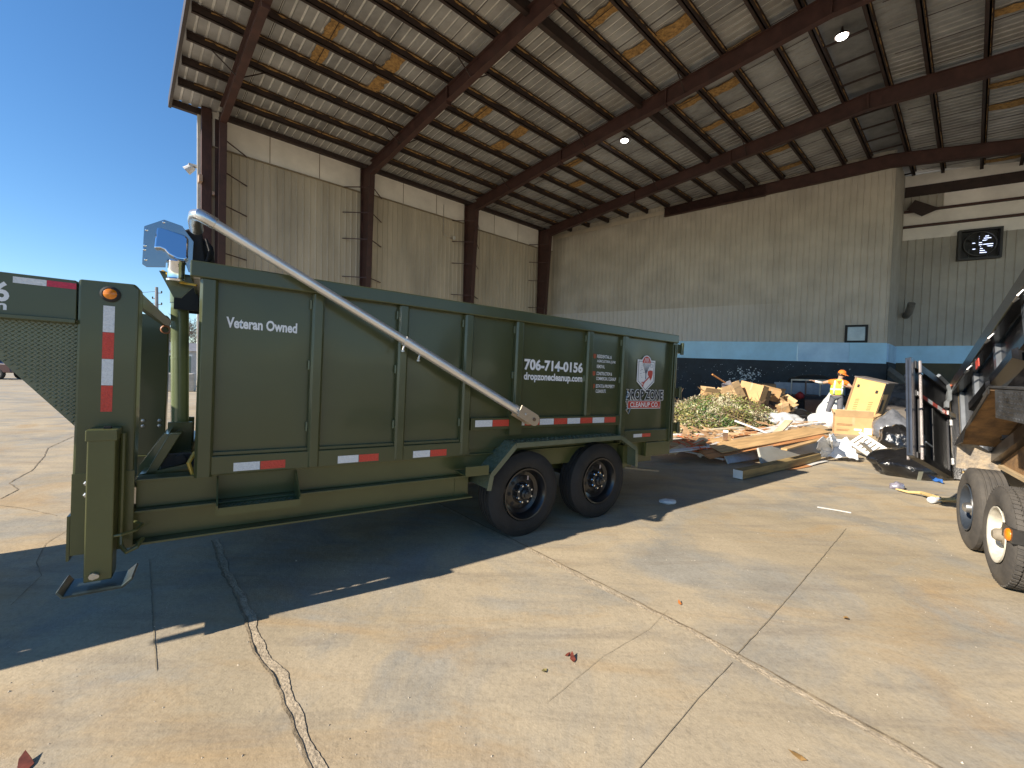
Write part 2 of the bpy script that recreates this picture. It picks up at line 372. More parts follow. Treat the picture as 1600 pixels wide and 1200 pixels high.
# eave gutter and rake trim
mb = MB(); mb.box(1.45, 29, 20.25, 20.42, ptop(20.3)+.02, ptop(20.3)+.27); wb(mb, 'gutter', PURL)
mb = MB()
for n0, n1 in ((20.42, RN), (RN, -13.4)):
    mb.hexa([(1.40,n0,ptop(n0)-.02),(1.49,n0,ptop(n0)-.02),(1.49,n1,ptop(n1)-.02),(1.40,n1,ptop(n1)-.02),(1.40,n0,ptop(n0)+.32),(1.49,n0,ptop(n0)+.32),(1.49,n1,ptop(n1)+.32),(1.40,n1,ptop(n1)+.32)])
wb(mb, 'rake_trim', mat('rake_brown', (.05,.04,.036), .5, var=.15))
mb = MB(); mb.box(2.9, 22.1, 19.95, 20.16, 11.00, 11.06); mb.box(2.9, 22.1, 19.98, 20.02, 11.06, 11.2); wb(mb, 'eave_strut', PURL)
# ribbed siding helper: rib profile along a straight line
def siding(p0, p1, inward, z0, z1, pitch=.265, rib=.03, zfun=None, phase=0):
    mb = MB(); p0, p1, inn = Vector(p0), Vector(p1), Vector(inward); L_ = (p1-p0).length; d = (p1-p0).normalized()
    prof = []; s = phase
    while s < L_:
        prof += [(s, 0), (min(L_, s+pitch-.075), 0), (min(L_, s+pitch-.055), rib), (min(L_, s+pitch-.02), rib)]; s += pitch
    prof.append((L_, 0)); vs = []
    for s, o in prof:
        q = p0+d*s+inn*o; zt = zfun(q) if zfun else z1
        vs += [(q.x, q.y, z0), (q.x, q.y, zt)]
    mb.add(vs, [(2*i, 2*i+1, 2*i+3, 2*i+2) for i in range(len(prof)-1)])
    return mb
wb(siding((2.6,20.2), (22.2,20.2), (0,-1), 2.4, 9.95), 'left_wall_siding', SIDING)
for b0, b1, zo in ((2.7,8.5,0), (8.78,14.6,.05), (14.88,20.7,-.06), (20.98,22.15,0)):
    mb = MB(); mb.box(b0, b1, 20.14, 20.17, 9.9+zo, 11.3); o = wb(mb, 'white_wall_panel', WBAND)
    for f in (.34, .68):
        if b1-b0 > 3:
            mb = MB(); bb = b0+(b1-b0)*f; mb.box(bb-.012, bb+.012, 20.13, 20.139, 9.93+zo, 11.1); mb.build('panel_seam', mat('seam_brown', (.20,.14,.09), .8), o, xf=WX)
    mb = MB(); mb.box(b0, b1, 20.09, 20.175, 9.86+zo, 9.90+zo); wb(mb, 'panel_trim', mat('tan_trim', (.25,.21,.15), .6))
mb = MB(); mb.box(2.6, 22.2, 20.2, 20.34, 0, 2.41); wb(mb, 'left_base_wall', mat('base_wall_paint', (.30,.42,.50), .7, var=.2, scale=1.2))
mb = MB(); mb.box(2.6, 22.6, 20.26, 20.30, 2.41, 11.4); wb(mb, 'left_outer_wall', SIDING)
# wall lamp with its conduit
mb = MB(); mb.tube([(13.2,20.12,10.6),(13.2,20.12,9.05),(13.3,20.1,8.95),(13.75,19.95,8.9)], .014, 6); mb.tube([(13.75,20.15,8.92),(13.75,19.86,8.86)], [.05,.1], 12); wb(mb, 'wall_lamp', STEEL)
# skewed end wall
PAINT = bpy.data.materials.new('end_wall_siding'); PAINT.use_nodes = True
def band_paint(mt):
    n = mt.node_tree; L = n.links; b = n.nodes['Principled BSDF']; b.inputs['Roughness'].default_value = .6
    tc = n.nodes.new('ShaderNodeTexCoord'); sp = n.nodes.new('ShaderNodeSeparateXYZ'); L.new(tc.outputs['Object'], sp.inputs[0])
    nz = n.nodes.new('ShaderNodeTexNoise'); nz.inputs['Scale'].default_value = .8; nz.inputs['Detail'].default_value = 7; L.new(tc.outputs['Object'], nz.inputs['Vector'])
    nz2 = n.nodes.new('ShaderNodeTexNoise'); nz2.inputs['Scale'].default_value = 2; nz2.inputs['Detail'].default_value = 7; L.new(tc.outputs['Object'], nz2.inputs['Vector'])
    def mth(op, a, v):
        m_ = n.nodes.new('ShaderNodeMath'); m_.operation = op; L.new(a, m_.inputs[0])
        if isinstance(v, (int, float)): m_.inputs[1].default_value = v
        else: L.new(v, m_.inputs[1])
        return m_.outputs[0]
    lowp = mth('LESS_THAN', sp.outputs[2], 5.55)               # repainted lower part, straight masked edge
    x0 = mth('GREATER_THAN', sp.outputs[0], 10.2); mr_ = n.nodes.new('ShaderNodeMapRange'); mr_.inputs['From Min'].default_value = 22.5; mr_.inputs['From Max'].default_value = 26.5; mr_.inputs['To Min'].default_value = 1; mr_.inputs['To Max'].default_value = 0; L.new(sp.outputs[0], mr_.inputs[0]); x1 = mr_.outputs[0]
    msk = mth('MULTIPLY', mth('MULTIPLY', lowp, x0), x1)
    cr = n.nodes.new('ShaderNodeValToRGB'); cr.color_ramp.elements[0].position = .3; cr.color_ramp.elements[1].position = .7
    cr.color_ramp.elements[0].color = (.38,.35,.295,1); cr.color_ramp.elements[1].color = (.52,.485,.41,1); L.new(nz.outputs[0], cr.inputs[0])
    cr2 = n.nodes.new('ShaderNodeValToRGB'); cr2.color_ramp.elements[0].color = (.47,.46,.43,1); cr2.color_ramp.elements[1].color = (.56,.55,.515,1); L.new(nz2.outputs[0], cr2.inputs[0])
    mx = n.nodes.new('ShaderNodeMixRGB'); L.new(msk, mx.inputs[0]); L.new(cr.outputs[0], mx.inputs[1]); L.new(cr2.outputs[0], mx.inputs[2])
    L.new(mx.outputs[0], b.inputs['Base Color'])
band_paint(PAINT)
wb(siding(WALL0, WALL1, WN, 3.3, 12, zfun=lambda q: ptop(max(q.y, RN))+.27), 'end_wall_siding', PAINT)
mb = MB(); e = WN*.05
for a, b in ((0, .5), (.5, 1)):
    p, q = WALL0.lerp(WALL1, a)+e, WALL0.lerp(WALL1, b)+e
    mb.hexa([(p.x,p.y,ptop(p.y)-.30),(q.x,q.y,ptop(q.y)-.30),(q.x-.03,q.y,ptop(q.y)-.30),(p.x-.03,p.y,ptop(p.y)-.30),(p.x,p.y,ptop(p.y)-.05),(q.x,q.y,ptop(q.y)-.05),(q.x-.03,q.y,ptop(q.y)-.05),(p.x-.03,p.y,ptop(p.y)-.05)])
wb(mb, 'eave_trim', SIDING)
def slab(p, q, z0p, z1p, z0q, z1q, front, back):
    mb = MB(); a, b = p+WN*front, q+WN*front; c, d = q+WN*back, p+WN*back
    mb.hexa([(a.x,a.y,z0p),(b.x,b.y,z0q),(c.x,c.y,z0q),(d.x,d.y,z0p),(a.x,a.y,z1p),(b.x,b.y,z1q),(c.x,c.y,z1q),(d.x,d.y,z1p)]); return mb
BLUE = mat('light_blue_paint', (.40, .70, .92), .5, var=.10, scale=.9, bump=.05)
BLUE_W = mat('light_blue_worn', (.46,.66,.82), .55, var=.2, scale=1.1, col2=(.32,.54,.76))
DARKW = mat('navy_push_wall', (.017, .026, .036), .65, var=.4, scale=1.4, bump=.15, bscale=6)
cuts = [(0,.33),(.33,.60),(.60,.80),(.80,.92),(.92,1)]
for i, (a, b) in enumerate(cuts):
    p, q = WALL0.lerp(WALL1, a), WALL0.lerp(WALL1, b)
    zt = lambda s: 3.78-.41*s; zb = lambda s: 2.80-.44*s
    wb(slab(p, q-WD*.006, zb(a)+.003, zt(a), zb(b)+.003, zt(b), .06, .0), 'blue_wall_panel', BLUE if i in (0,1,2,4) else BLUE_W, bevel=.004)
wb(slab(WALL0, WALL1, 0, 2.80, 0, 2.36, .10, -.15), 'push_wall', DARKW)
# white splash and scuffs on the push wall: thin flakes of paint
mb = MB(); sp_ = WALL0.lerp(WALL1, .665)
SPL = mat('white_splash', (.55,.60,.62), .7, var=.15, scale=10)
for k in range(150):
    s = random.gauss(0,.38); z = 1.55+random.gauss(0,.33); r_ = abs(random.gauss(.012,.02))+.008
    if z > 2.35 or z < .7: continue
    p = sp_+WD*s+WN*.104
    mb.add([(p.x+WD.x*r_*math.cos(a), p.y+WD.y*r_*math.cos(a), z+r_*random.uniform(.6,1.3)*math.sin(a)) for a in [i*PI/3 for i in range(6)]], [(0,1,2,3,4,5)])
for k in range(220):
    s = random.uniform(-8, 5); z = random.uniform(.7, 2.3); r_ = random.uniform(.006, .018)
    p = sp_+WD*s+WN*.104
    mb.add([(p.x+WD.x*r_*math.cos(a)*random.uniform(.7,3), p.y+WD.y*r_*math.cos(a), z+r_*math.sin(a)) for a in [i*PI/3 for i in range(6)]], [(0,1,2,3,4,5)])
wb(mb, 'paint_splash', SPL)['kind'] = 'stuff'
# window in the end wall
def wall_rect(s0, s1, z0, z1, front, back):
    return slab(WALL0+WD*s0, WALL0+WD*s1, z0, z1, z0, z1, front, back)
mb = MB()
for (s0,s1,z0,z1) in ((16.42,16.52,3.40,4.28),(17.22,17.32,3.40,4.28),(16.52,17.22,3.40,3.50),(16.52,17.22,4.18,4.28)):
    q = wall_rect(s0,s1,z0,z1,.075,.0); mb.add(q.v, q.f)
wo = wb(mb, 'window', BLKMATT)
wall_rect(16.52,17.22,3.50,4.18,.045,.03).build('pane', mat('hazy_pane', (.34,.40,.44), .12, var=.15, scale=1.5, coat=.5), wo, xf=WX)
# return face and set-back wall on the right of the corner
SID2 = mat('grey_tan_siding', (.36, .34, .29), .65, var=.12, scale=.7, bump=.06, bscale=2)
RB = 30.75                                               # B of the set-back wall at N = 2.9
RP0 = Vector((RB, 2.9)); RDIR = WD; RP1 = RP0+WD*14
wb(siding((27.47,2.9), (RB,2.9), (0,-1), 3.35, 12, zfun=lambda q: ptop(2.9)+.1, pitch=.4), 'return_wall_siding', SID2)
mb = MB(); mb.box(27.5, RB, 2.84, 3.02, 2.45, 3.35); wb(mb, 'return_blue_panel', BLUE_W)
mb = MB(); mb.box(27.56, RB, 2.84, 3.02, 0, 2.446); wb(mb, 'return_push_wall', DARKW)
wb(siding(RP0, RP1, WN, 3.38, 9.0, pitch=.33), 'right_wall_siding', SID2)
def rslab(s0, s1, z0, z1, f, bk):
    p, q = RP0+WD*s0, RP0+WD*s1; return slab(p, q, z0, z1, z0, z1, f, bk)
for k, (z0, z1) in enumerate(((9.0,9.62),(9.75,10.42),(10.55,11.25))):
    wb(rslab(.05 if k < 2 else 1.6, 14, z0, z1, -.01, -.04), 'white_wall_panel', WBAND)
for z in (9.62, 10.42): wb(rslab(.05, 14, z+.01, z+.12, .12, -.02), 'girt', MAROON)
wb(siding(RP0+WD*.05, RP0+WD*1.55, WN, 10.56, 11.25, pitch=.33), 'right_wall_siding', SID2)
wb(rslab(.05, 14, 11.25, 11.80, .0, -.04), 'right_wall_header', PURL)
wb(rslab(-.2, 14, 3.4, 12.4, -.045, -.10), 'right_wall_backing', WBAND)
mb = MB(); mb.box(27.5, RB+.3, 2.92, 3.0, 3.35, 12.2); wb(mb, 'return_wall_backing', SID2)
wb(rslab(0, 14, 2.5, 3.4, .06, 0), 'blue_wall_panel', BLUE)
wb(rslab(0, 14, 0, 2.497, .10, -.15), 'push_wall', mat('olive_push_wall', (.075,.060,.028), .7, var=.3, scale=1.5))
# exhaust fan: frame, housing, blades, louvres with daylight behind
p0 = RP0+WD*2.15; fz0, fz1 = 7.68, 9.18; fw_ = 1.55
mb = MB()
for (a,b,z0,z1) in ((0,.09,fz0,fz1),(fw_-.09,fw_,fz0,fz1),(.09,fw_-.09,fz0,fz0+.09),(.09,fw_-.09,fz1-.09,fz1)):
    q = slab(p0+WD*a, p0+WD*b, z0, z1, z0, z1, .28, -.02); mb.add(q.v, q.f)
fan = wb(mb, 'exhaust_fan', mat('fan_frame', (.03,.028,.026), .5))
q = slab(p0+WD*.09, p0+WD*(fw_-.09), fz0+.09, fz1-.09, fz0+.09, fz1-.09, .03, .0); q.build('fan_backplate', mat('fan_back', (.018,.018,.018), .6), fan, xf=WX)
mid = p0+WD*(fw_/2); fc = Vector((mid.x+WN.x*.15, mid.y+WN.y*.15, (fz0+fz1)/2))
mb = MB(); mb.lathe([(.0,.62),(.12,.60),(.12,.57),(0,.59)], fc, (WN.x,WN.y,0), 32); mb.build('shroud', mat('fan_shroud', (.05,.047,.043), .5), fan, xf=WX)
wd3 = Vector((WD.x, WD.y, 0)); wn3 = Vector((WN.x, WN.y, 0))
for k in range(6):
    a = k*PI/3+.3; dr = wd3*math.cos(a)+Vector((0,0,1))*math.sin(a); tg = wd3*-math.sin(a)+Vector((0,0,1))*math.cos(a)
    mb = MB(); mb.hexa([fc+dr*.1-tg*.05, fc+dr*.55-tg*.13, fc+dr*.55+tg*.13+wn3*.06, fc+dr*.1+tg*.05+wn3*.03]+[v+wn3*.01 for v in (fc+dr*.1-tg*.05, fc+dr*.55-tg*.13, fc+dr*.55+tg*.13+wn3*.06, fc+dr*.1+tg*.05+wn3*.03)])
    mb.build('blade', BLKMATT, fan, xf=WX)
DAY = emit('daylight_through_louvre', (.62,.70,1.0), 1.2)
for k in range(9):
    z = (fz0+fz1)/2-.42+k*.10; hl = math.sqrt(max(0,.52**2-(z-(fz0+fz1)/2)**2))
    for (a, b) in ((.02, hl), (-.42*hl, -.2*hl)):
        if b-a < .1 or (a < 0 and k % 3 == 0): continue
        q = slab(mid+WD*a+WN*.04, mid+WD*b+WN*.04, z, z+.035, z, z+.035, .01, 0); q.build('louvre_gap', DAY, fan, xf=WX)
# hanging sheet scrap at the corner and a small vent pipe
mb = MB(); a = RP0+WD*.1+WN*.3
mb.add([(a.x,a.y,10.55),(a.x+WD.x*.6,a.y+WD.y*.6,10.1),(a.x+WD.x*1.3,a.y+WD.y*1.3,10.4),(a.x+WD.x*.3,a.y+WD.y*.3,11.0)], [(0,1,2,3)]); wb(mb, 'loose_sheet', PURL)
mb = MB(); a = RP0+WD*.35; mb.tube([(a.x,a.y,5.0),(a.x+WN.x*.5,a.y+WN.y*.5,5.1),(a.x+WN.x*.9+WD.x*.3,a.y+WN.y*.9,5.55)], .16, 12); wb(mb, 'vent_pipe', mat('dull_grey', (.16,.15,.13), .6))
# lit lamps hung under the roof
LAMP = emit('lit_lamp', (1,.97,.9), 14)
for (px, py, dz, lab) in ((1316,47,.10,'lit round lamp under the ridge, nearest the top edge of the photo'), (1388,244,.25,'lit round lamp under the ridge at the end wall corner'), (976,217,-.02,'lit round lamp hanging below the left roof slope between two purlins')):
    b, n = roofpt(px, py); z = ptop(n)-dz+.06; P = CAM + (bw(b,n,z)-CAM)
    le = empty('ceiling_lamp', lab, 'lamp', P, group='lit ceiling lamps')
    mb = MB(); mb.lathe([(.30,.02),(.12,.05),(.06,.17),(.0,.19)], (0,0,0), (0,0,1), 24); mb.build('lamp_housing', PURL, le, smooth=True)
    mb = MB(); mb.lathe([(.0,.16),(-.05,.13),(-.07,.001)], (0,0,0), (0,0,1), 24); mb.build('lens', LAMP, le, smooth=True)

# ------------------------------------------------------------------ the olive gooseneck dump trailer: x to the rear, y away from the camera, z up
TY, TP = .5716, .0257                                    # heading and slight nose-up pitch
tr = empty('dump_trailer', 'olive green gooseneck dump trailer with high ribbed sides and white lettering', 'trailer', (-1.9726, 2.6355, 0), (0, TP, math.atan2(.57155, .82056)))
def tp(mb, name, mt=GREEN, parent=tr, **k): return mb.build(name, mt, parent, **k)
def text(name, s, x, z, wd, ht, y, mt, parent, bold=.02, align='LEFT', shear=0, depth=0.0):
    cu = bpy.data.curves.new('lettering', 'FONT'); cu.body = s; cu.offset = bold; cu.shear = shear; cu.size = 1; cu.resolution_u = 3
    o = bpy.data.objects.new('lettering', cu); C.objects.link(o)
    bpy.context.view_layer.update(); dg = bpy.context.evaluated_depsgraph_get()
    me = bpy.data.meshes.new_from_object(o.evaluated_get(dg)); bpy.data.objects.remove(o); bpy.data.curves.remove(cu)
    xs = [v.co.x for v in me.vertices]; ys = [v.co.y for v in me.vertices]
    x0, x1, y0, y1 = min(xs), max(xs), min(ys), max(ys)
    sx = wd/(x1-x0); sy = ht/(y1-y0)
    ax = x if align == 'LEFT' else x-wd/2
    for v in me.vertices: v.co = Vector((ax+(v.co.x-x0)*sx, y, z+(v.co.y-y0)*sy))
    me.materials.clear(); me.materials.append(mt); me.name = name
    ob = bpy.data.objects.new(name, me); C.objects.link(ob)
    if parent: ob.parent = parent
    return ob
W2 = 2.12                                                # overall width
# bed: recessed side sheets, floor, bulkhead, rails and posts
for y0, y1, nm in ((.055,.065,'side_panel'),(W2-.065,W2-.055,'side_panel')):
    mb = MB(); nx, nz = 60, 16; vs = []
    for i in range(nx+1):
        for j in range(nz+1):
            x = .02+4.84*i/nx; z = .93+1.25*j/nz
            vs.append((x, y0+(.005*math.sin(x*10.2+1)+.0025*math.sin(x*3.1+z*4.3)+.0015*math.sin(x*17+z*2.2))*math.sin(PI*j/nz)+random.uniform(-.0004,.0004), z))
    mb.add(vs, [(i*(nz+1)+j, (i+1)*(nz+1)+j, (i+1)*(nz+1)+j+1, i*(nz+1)+j+1) for i in range(nx) for j in range(nz)])
    tp(mb, nm, smooth=True)
mb = MB(); mb.box(.02, 4.86, .07, W2-.07, .93, .96); tp(mb, 'bed_floor')
mb = MB(); mb.box(.01, .05, .07, W2-.07, .90, 2.2); tp(mb, 'bulkhead')
for y0, y1 in ((-.015,.10),(W2-.10,W2+.015)):
    mb = MB(); mb.box(-.07, 4.93, y0, y1, 2.125, 2.225); tp(mb, 'top_rail', bevel=.008)
mb = MB(); mb.box(-.07, .05, .10, W2-.10, 2.125, 2.225); tp(mb, 'front_rail', bevel=.008)
mb = MB(); mb.box(.06, 1.95, .012, .05, .885, 1.005); tp(mb, 'lower_rail', bevel=.005)
mb = MB(); mb.box(.06, 1.95, .030, .054, 1.005, 1.03); tp(mb, 'lower_rail', bevel=.004)
mb = MB(); mb.box(4.0, 4.84, .012, .05, .885, 1.03); tp(mb, 'lower_rail', bevel=.005)
mb = MB(); mb.box(1.95, 3.91, .012, .05, 1.105, 1.215); tp(mb, 'tape_rail', bevel=.005)
mb = MB(); mb.box(1.95, 3.91, .09, .10, .86, 1.105); tp(mb, 'side_skirt', GREEN2)
posts = [(-.02,.075,.875),(.625,.708,.89),(1.258,1.342,.895),(1.85,1.94,.90),(2.40,2.49,1.217),(3.34,3.43,1.217),(3.905,3.995,.97)]
for x0, x1, z0 in posts:
    mb = MB(); mb.prism([(x0,.056),(x0,.018),(x0+.016,0),(x1-.016,0),(x1,.018),(x1,.056)], (1,0,0), (0,1,0), (0,0,2.124-z0), (0,0,z0)); tp(mb, 'side_post', bevel=.003)
    for z in (2.05, 1.62, 1.18):
        if z > z0+.15 and x0 > 0:
            mb = MB(); mb.box(x0-.012, x0-.001, .03, .05, z-.035, z+.03); tp(mb, 'weld_tab', mat('weld_bead', (.16,.18,.11), .3, var=.1), bevel=.002)
    mb = MB(); mb.box(x0, x1, W2-.056, W2, z0, 2.124); tp(mb, 'side_post')
mb = MB(); mb.box(4.835, 4.925, -.005, .10, .86, 2.124); tp(mb, 'rear_post', bevel=.006)
mb = MB(); mb.box(4.835, 4.925, W2-.10, W2+.005, .86, 2.124); tp(mb, 'rear_post', bevel=.006)
mb = MB(); mb.tube([(4.865,-.018,.9),(4.865,-.018,2.1)], .012, 8); tp(mb, 'lock_rod', bevel=0)
for i, z in enumerate((2.06, 1.50, 1.05)):
    mb = MB(); mb.box(4.93, 5.03, -.01, .06, z-.06, z+.05); mb.tube([(4.99,-.022,z-.08),(4.99,-.022,z+.07)], .022, 10); tp(mb, 'gate_hinge', bevel=.004)
mb = MB(); mb.box(4.932, 4.975, .07, W2-.07, .90, 2.16)
tg = tp(mb, 'tailgate', bevel=.01)
mb = MB(); mb.box(4.975, 5.0, .07, W2-.07, 2.06, 2.16); mb.box(4.975, 5.0, .07, W2-.07, .90, 1.0); mb.box(4.975, 5.0, 1.02, 1.10, 1.0, 2.06); tp(mb, 'gate_frame', parent=tg)
# reflective tape
def tape(x0, x1, z0, z1, cols, y, name='reflector_tape'):
    n = len(cols); d = (x1-x0)/n
    for i, c in enumerate(cols):
        mb = MB(); mb.box(x0+d*i+.002, x0+d*(i+1)-.002, y-.0015, y, z0, z1); tp(mb, name, REFW if c == 'w' else REFR)
tape(1.99, 3.835, 1.135, 1.195, 'wrwrwrwrwr', .0115)
for x0, x1 in ((.185,.49),(.832,1.138),(1.417,1.722)): tape(x0, x1, .90, .955, 'wr', .0115)
tape(4.16, 4.48, .945, .985, 'wr', .0115)
# lettering
LY = .0495
text('lettering', 'Veteran Owned', .122, 1.835, .415, .072, LY, WHITEP, tr, .034)
text('lettering', '706-714-0156', 2.535, 1.672, .785, .112, LY, WHITEP, tr, .040)
text('lettering', 'dropzonecleanup.com', 2.535, 1.555, .785, .096, LY, WHITEP, tr, .036)
for z, lines in ((1.845, ('RESIDENTIAL &', 'AGRICULTURAL JUNK', 'REMOVAL')), (1.655, ('CONSTRUCTION &', 'COMMERCIAL CLEANUP')), (1.515, ('ESTATE & PROPERTY', 'CLEANOUTS'))):
    mb = MB(); mb.prism([(3.472,z+.047),(3.512,z+.047),(3.512,z+.01),(3.492,z-.006),(3.472,z+.01)], (1,0,0), (0,0,1), (0,.002,0), (0,LY-.0015,0)); tp(mb, 'bullet_mark', mat('rust_orange_vinyl', (.42,.09,.03), .5))
    for i, s in enumerate(lines): text('lettering', s, 3.532, z+.006-i*.056, .0178*len(s), .038, LY, WHITEP, tr, .022)
lg = MB(); cx = 4.385
def shp(mb, pts, y): mb.prism(pts, (1,0,0), (0,0,1), (0,.0012,0), (0,y,0)); return mb
shield = [(-.155,.0),(-.155,-.25),(.0,-.365),(.155,-.25),(.155,.0)]
can = [(.085*math.cos(a), .085*math.sin(a)) for a in [PI*i/14 for i in range(15)]]
SZ = 1.865
shp(lg, [(cx+x*1.08, SZ+z*1.06+.012) for x, z in shield], LY); logo = tp(lg, 'shield_emblem', WHITEP)
mb = shp(MB(), [(cx+x*1.14, SZ-.03+z*1.14) for x, z in can], LY-.0014); tp(mb, 'canopy_outline', WHITEP, logo)
GREYL = mat('slate_ink', (.10,.115,.16), .5)
LG = mat('pale_blue_grey_vinyl', (.62,.66,.74), .45, var=.03)
mb = MB()
for a, b in zip([(x*.94,z*.94-.008) for x, z in shield], [(x*.94,z*.94-.008) for x, z in shield][1:]+[(shield[0][0]*.94, shield[0][1]*.94-.008)]):
    mb.beam((cx+a[0],LY-.0016,SZ+a[1]), (cx+b[0],LY-.0016,SZ+b[1]), .0012, .006, (0,0,1) if abs(a[0]-b[0]) > .05 else (1,0,0))
tp(mb, 'shield_border', GREYL, logo)
mb = shp(MB(), [(cx+x*.9, SZ-.025+z*.95) for x, z in can], LY-.0028); cap = tp(mb, 'parachute_canopy', REDP, logo)
mb = MB()
for k in (-.045,-.015,.015,.045): mb.beam((cx+k,LY-.0034,SZ-.02), (cx+k*.55,LY-.0034,SZ+.035), .001, .006, (1,0,0))
tp(mb, 'canopy_rib', WHITEP, cap)
mb = MB()
for k in (-.07,-.042,-.014,.014,.042,.07): mb.beam((cx+k,LY-.0026,SZ-.03), (cx-.005,LY-.0026,SZ-.16), .001, .005, (1,0,0))
mb.beam((cx-.005,LY-.0026,SZ-.15), (cx-.005,LY-.0026,SZ-.22), .001, .012, (1,0,0)); tp(mb, 'parachute_line', GREYL, logo)
mb = MB(); mb.beam((cx-.05,LY-.0036,SZ-.275), (cx+.07,LY-.0036,SZ-.185), .001, .014, (1,0,0))
shp(mb, [(cx+.035,SZ-.17),(cx+.03,SZ-.125),(cx+.075,SZ-.11),(cx+.12,SZ-.115),(cx+.125,SZ-.15),(cx+.11,SZ-.20),(cx+.085,SZ-.235),(cx+.07,SZ-.20)], LY-.0036)
for a, b in (((-.075,-.26),(-.03,-.265)),((-.03,-.265),(-.055,-.315)),((-.055,-.315),(-.075,-.26))): mb.beam((cx+a[0],LY-.0036,SZ+a[1]), (cx+b[0],LY-.0036,SZ+b[1]), .001, .008, (0,0,1) if abs(a[1]-b[1]) < .01 else (1,0,0))
tp(mb, 'shovel_mark', REDP, logo)
mb = MB()
for k in range(9):
    a, q = cx-.12+random.uniform(0,.08), SZ-.04-k*.02
    mb.beam((a,LY-.0018,q), (a+random.uniform(.015,.045),LY-.0018,q-random.uniform(-.012,.012)), .001, .003, (0,0,1))
c_ = [(cx+.10+.022*math.cos(t), SZ-.055+.022*math.sin(t)) for t in [i*PI/6 for i in range(13)]]
for a, b in zip(c_, c_[1:]): mb.beam((a[0],LY-.0018,a[1]), (b[0],LY-.0018,b[1]), .001, .003, (0,1,0))
tp(mb, 'sketch_line', GREYL, logo)
BLKV = mat('black_vinyl', (.012,.012,.014), .4)
text('lettering', 'DROP ZONE', cx, 1.385, .73, .135, LY, WHITEP, tr, .085, 'CENTER')
text('lettering', 'DROP ZONE', cx, 1.392, .70, .121, LY-.003, BLKV, tr, .030, 'CENTER')
mb = shp(MB(), [(cx-.31,1.285),(cx+.31,1.285),(cx+.31,1.38),(cx-.31,1.38)], LY-.001); plq = tp(mb, 'name_plate', WHITEP)
mb = shp(MB(), [(cx-.302,1.293),(cx+.302,1.293),(cx+.302,1.374),(cx-.302,1.374)], LY-.0024); tp(mb, 'plate_field', REDP, plq)
text('lettering', 'CLEANUP CO.', cx, 1.303, .54, .060, LY-.0040, WHITEP, plq, .02, 'CENTER')
# hanging chain by the sixth post
mb = MB()
for k in range(9): mb.tube([(3.985+.012*math.sin(k),-.012+.006*(k % 2),1.52-k*.028),(3.985+.012*math.sin(k+1),-.012,1.50-k*.028)], .008, 6)
mb.tube([(3.975,-.012,1.28),(4.02,-.012,1.23),(4.06,-.012,1.31)], .006, 6); tp(mb, 'chain', STEEL)
# chassis: upper channel and lower I-beam on both sides
for y0, s in ((.02, 1), (W2-.02, -1)):
    mb = MB(); Y = lambda a: y0+s*a
    mb.box(-.30, 4.7, min(Y(.07),Y(.09)), max(Y(.07),Y(.09)), .705, .885); mb.box(-.30, 4.7, min(Y(.03),Y(.16)), max(Y(.03),Y(.16)), .872, .885)
    tp(mb, 'subframe_channel', GREEN2, bevel=.003)
    mb = MB(); mb.box(-.555, 2.0, min(Y(.085),Y(.10)), max(Y(.085),Y(.10)), .51, .69); mb.box(-.555, 2.0, min(Y(.0),Y(.18)), max(Y(.0),Y(.18)), .69, .704); mb.box(-.57, 2.0, min(Y(.0),Y(.18)), max(Y(.0),Y(.18)), .496, .51)
    mb.box(2.0, 4.9, min(Y(.28),Y(.30)), max(Y(.28),Y(.30)), .56, .86)
    tp(mb, 'main_beam', GREEN2, bevel=.003)
for x in (.2, 1.1, 1.9, 4.3):
    mb = MB(); mb.box(x, x+.08, .2, W2-.2, .52, .68); tp(mb, 'cross_member', GREEN2)
mb = MB(); mb.box(-.575, -.563, .0, .20, .47, .72); tp(mb, 'beam_end_plate', GREEN2)
mb = MB(); mb.box(1.86, 1.98, .1, .28, .50, .86); tp(mb, 'spring_hanger', GREEN2)
# risers of the gooseneck, near and far
for y0, y1 in ((-.002,.16),(W2-.16,W2-.02)):
    mb = MB(); x0, x1 = -.556, -.302
    poly = [(x0-.008,.50),(x0,1.30),(x0,2.028),(x1-.02,2.036),(x1,2.015),(x1,1.3),(x1-.004,.705),(x1-.02,.50)]
    mb.prism(poly, (1,0,0), (0,0,1), (0,y1-y0,0), (0,y0,0)); rs = tp(mb, 'riser', GREEN, bevel=.012)
    if y0 < 0:
        near = rs
        mb = MB(); mb.box(x0-.004, x1+.004, -.007, -.0025, .50, .955); tp(mb, 'riser_plate', GREEN2, rs, bevel=.002)
        mb = MB(); mb.lathe([(0,.044),(-.012,.044),(-.018,.034),(-.018,.03)], (-.424,-.002,1.962), (0,1,0), 32); lp = tp(mb, 'lamp_grommet', BLKMATT, rs)
        mb = MB(); mb.lathe([(-.012,.034),(-.022,.026),(-.026,.001)], (-.424,-.002,1.962), (0,1,0), 32); tp(mb, 'amber_lens', AMBER, lp, smooth=True)
        z = 1.897
        for k, c in enumerate('wrwr'):
            dz = (1.897-1.297)/4
            mb = MB(); mb.box(-.452, -.404, -.0036, -.002, z-dz+.001, z-.001); tp(mb, 'reflector_tape', REFW if c == 'w' else REFR, rs); z -= dz
        for z in (.90, .835):
            mb = MB(); mb.lathe([(0,.016),(-.012,.016),(-.016,.010),(-.016,.001)], (-.495,-.007,z), (0,1,0), 6); tp(mb, 'bolt', STEEL, rs)
    else:
        for x in (-.47,-.35):
            for z in (.98, 1.03):
                mb = MB(); mb.lathe([(0,.016),(-.012,.016),(-.016,.001)], (x,y0-.001,z), (0,1,0), 6); tp(mb, 'bolt', STEEL, rs)
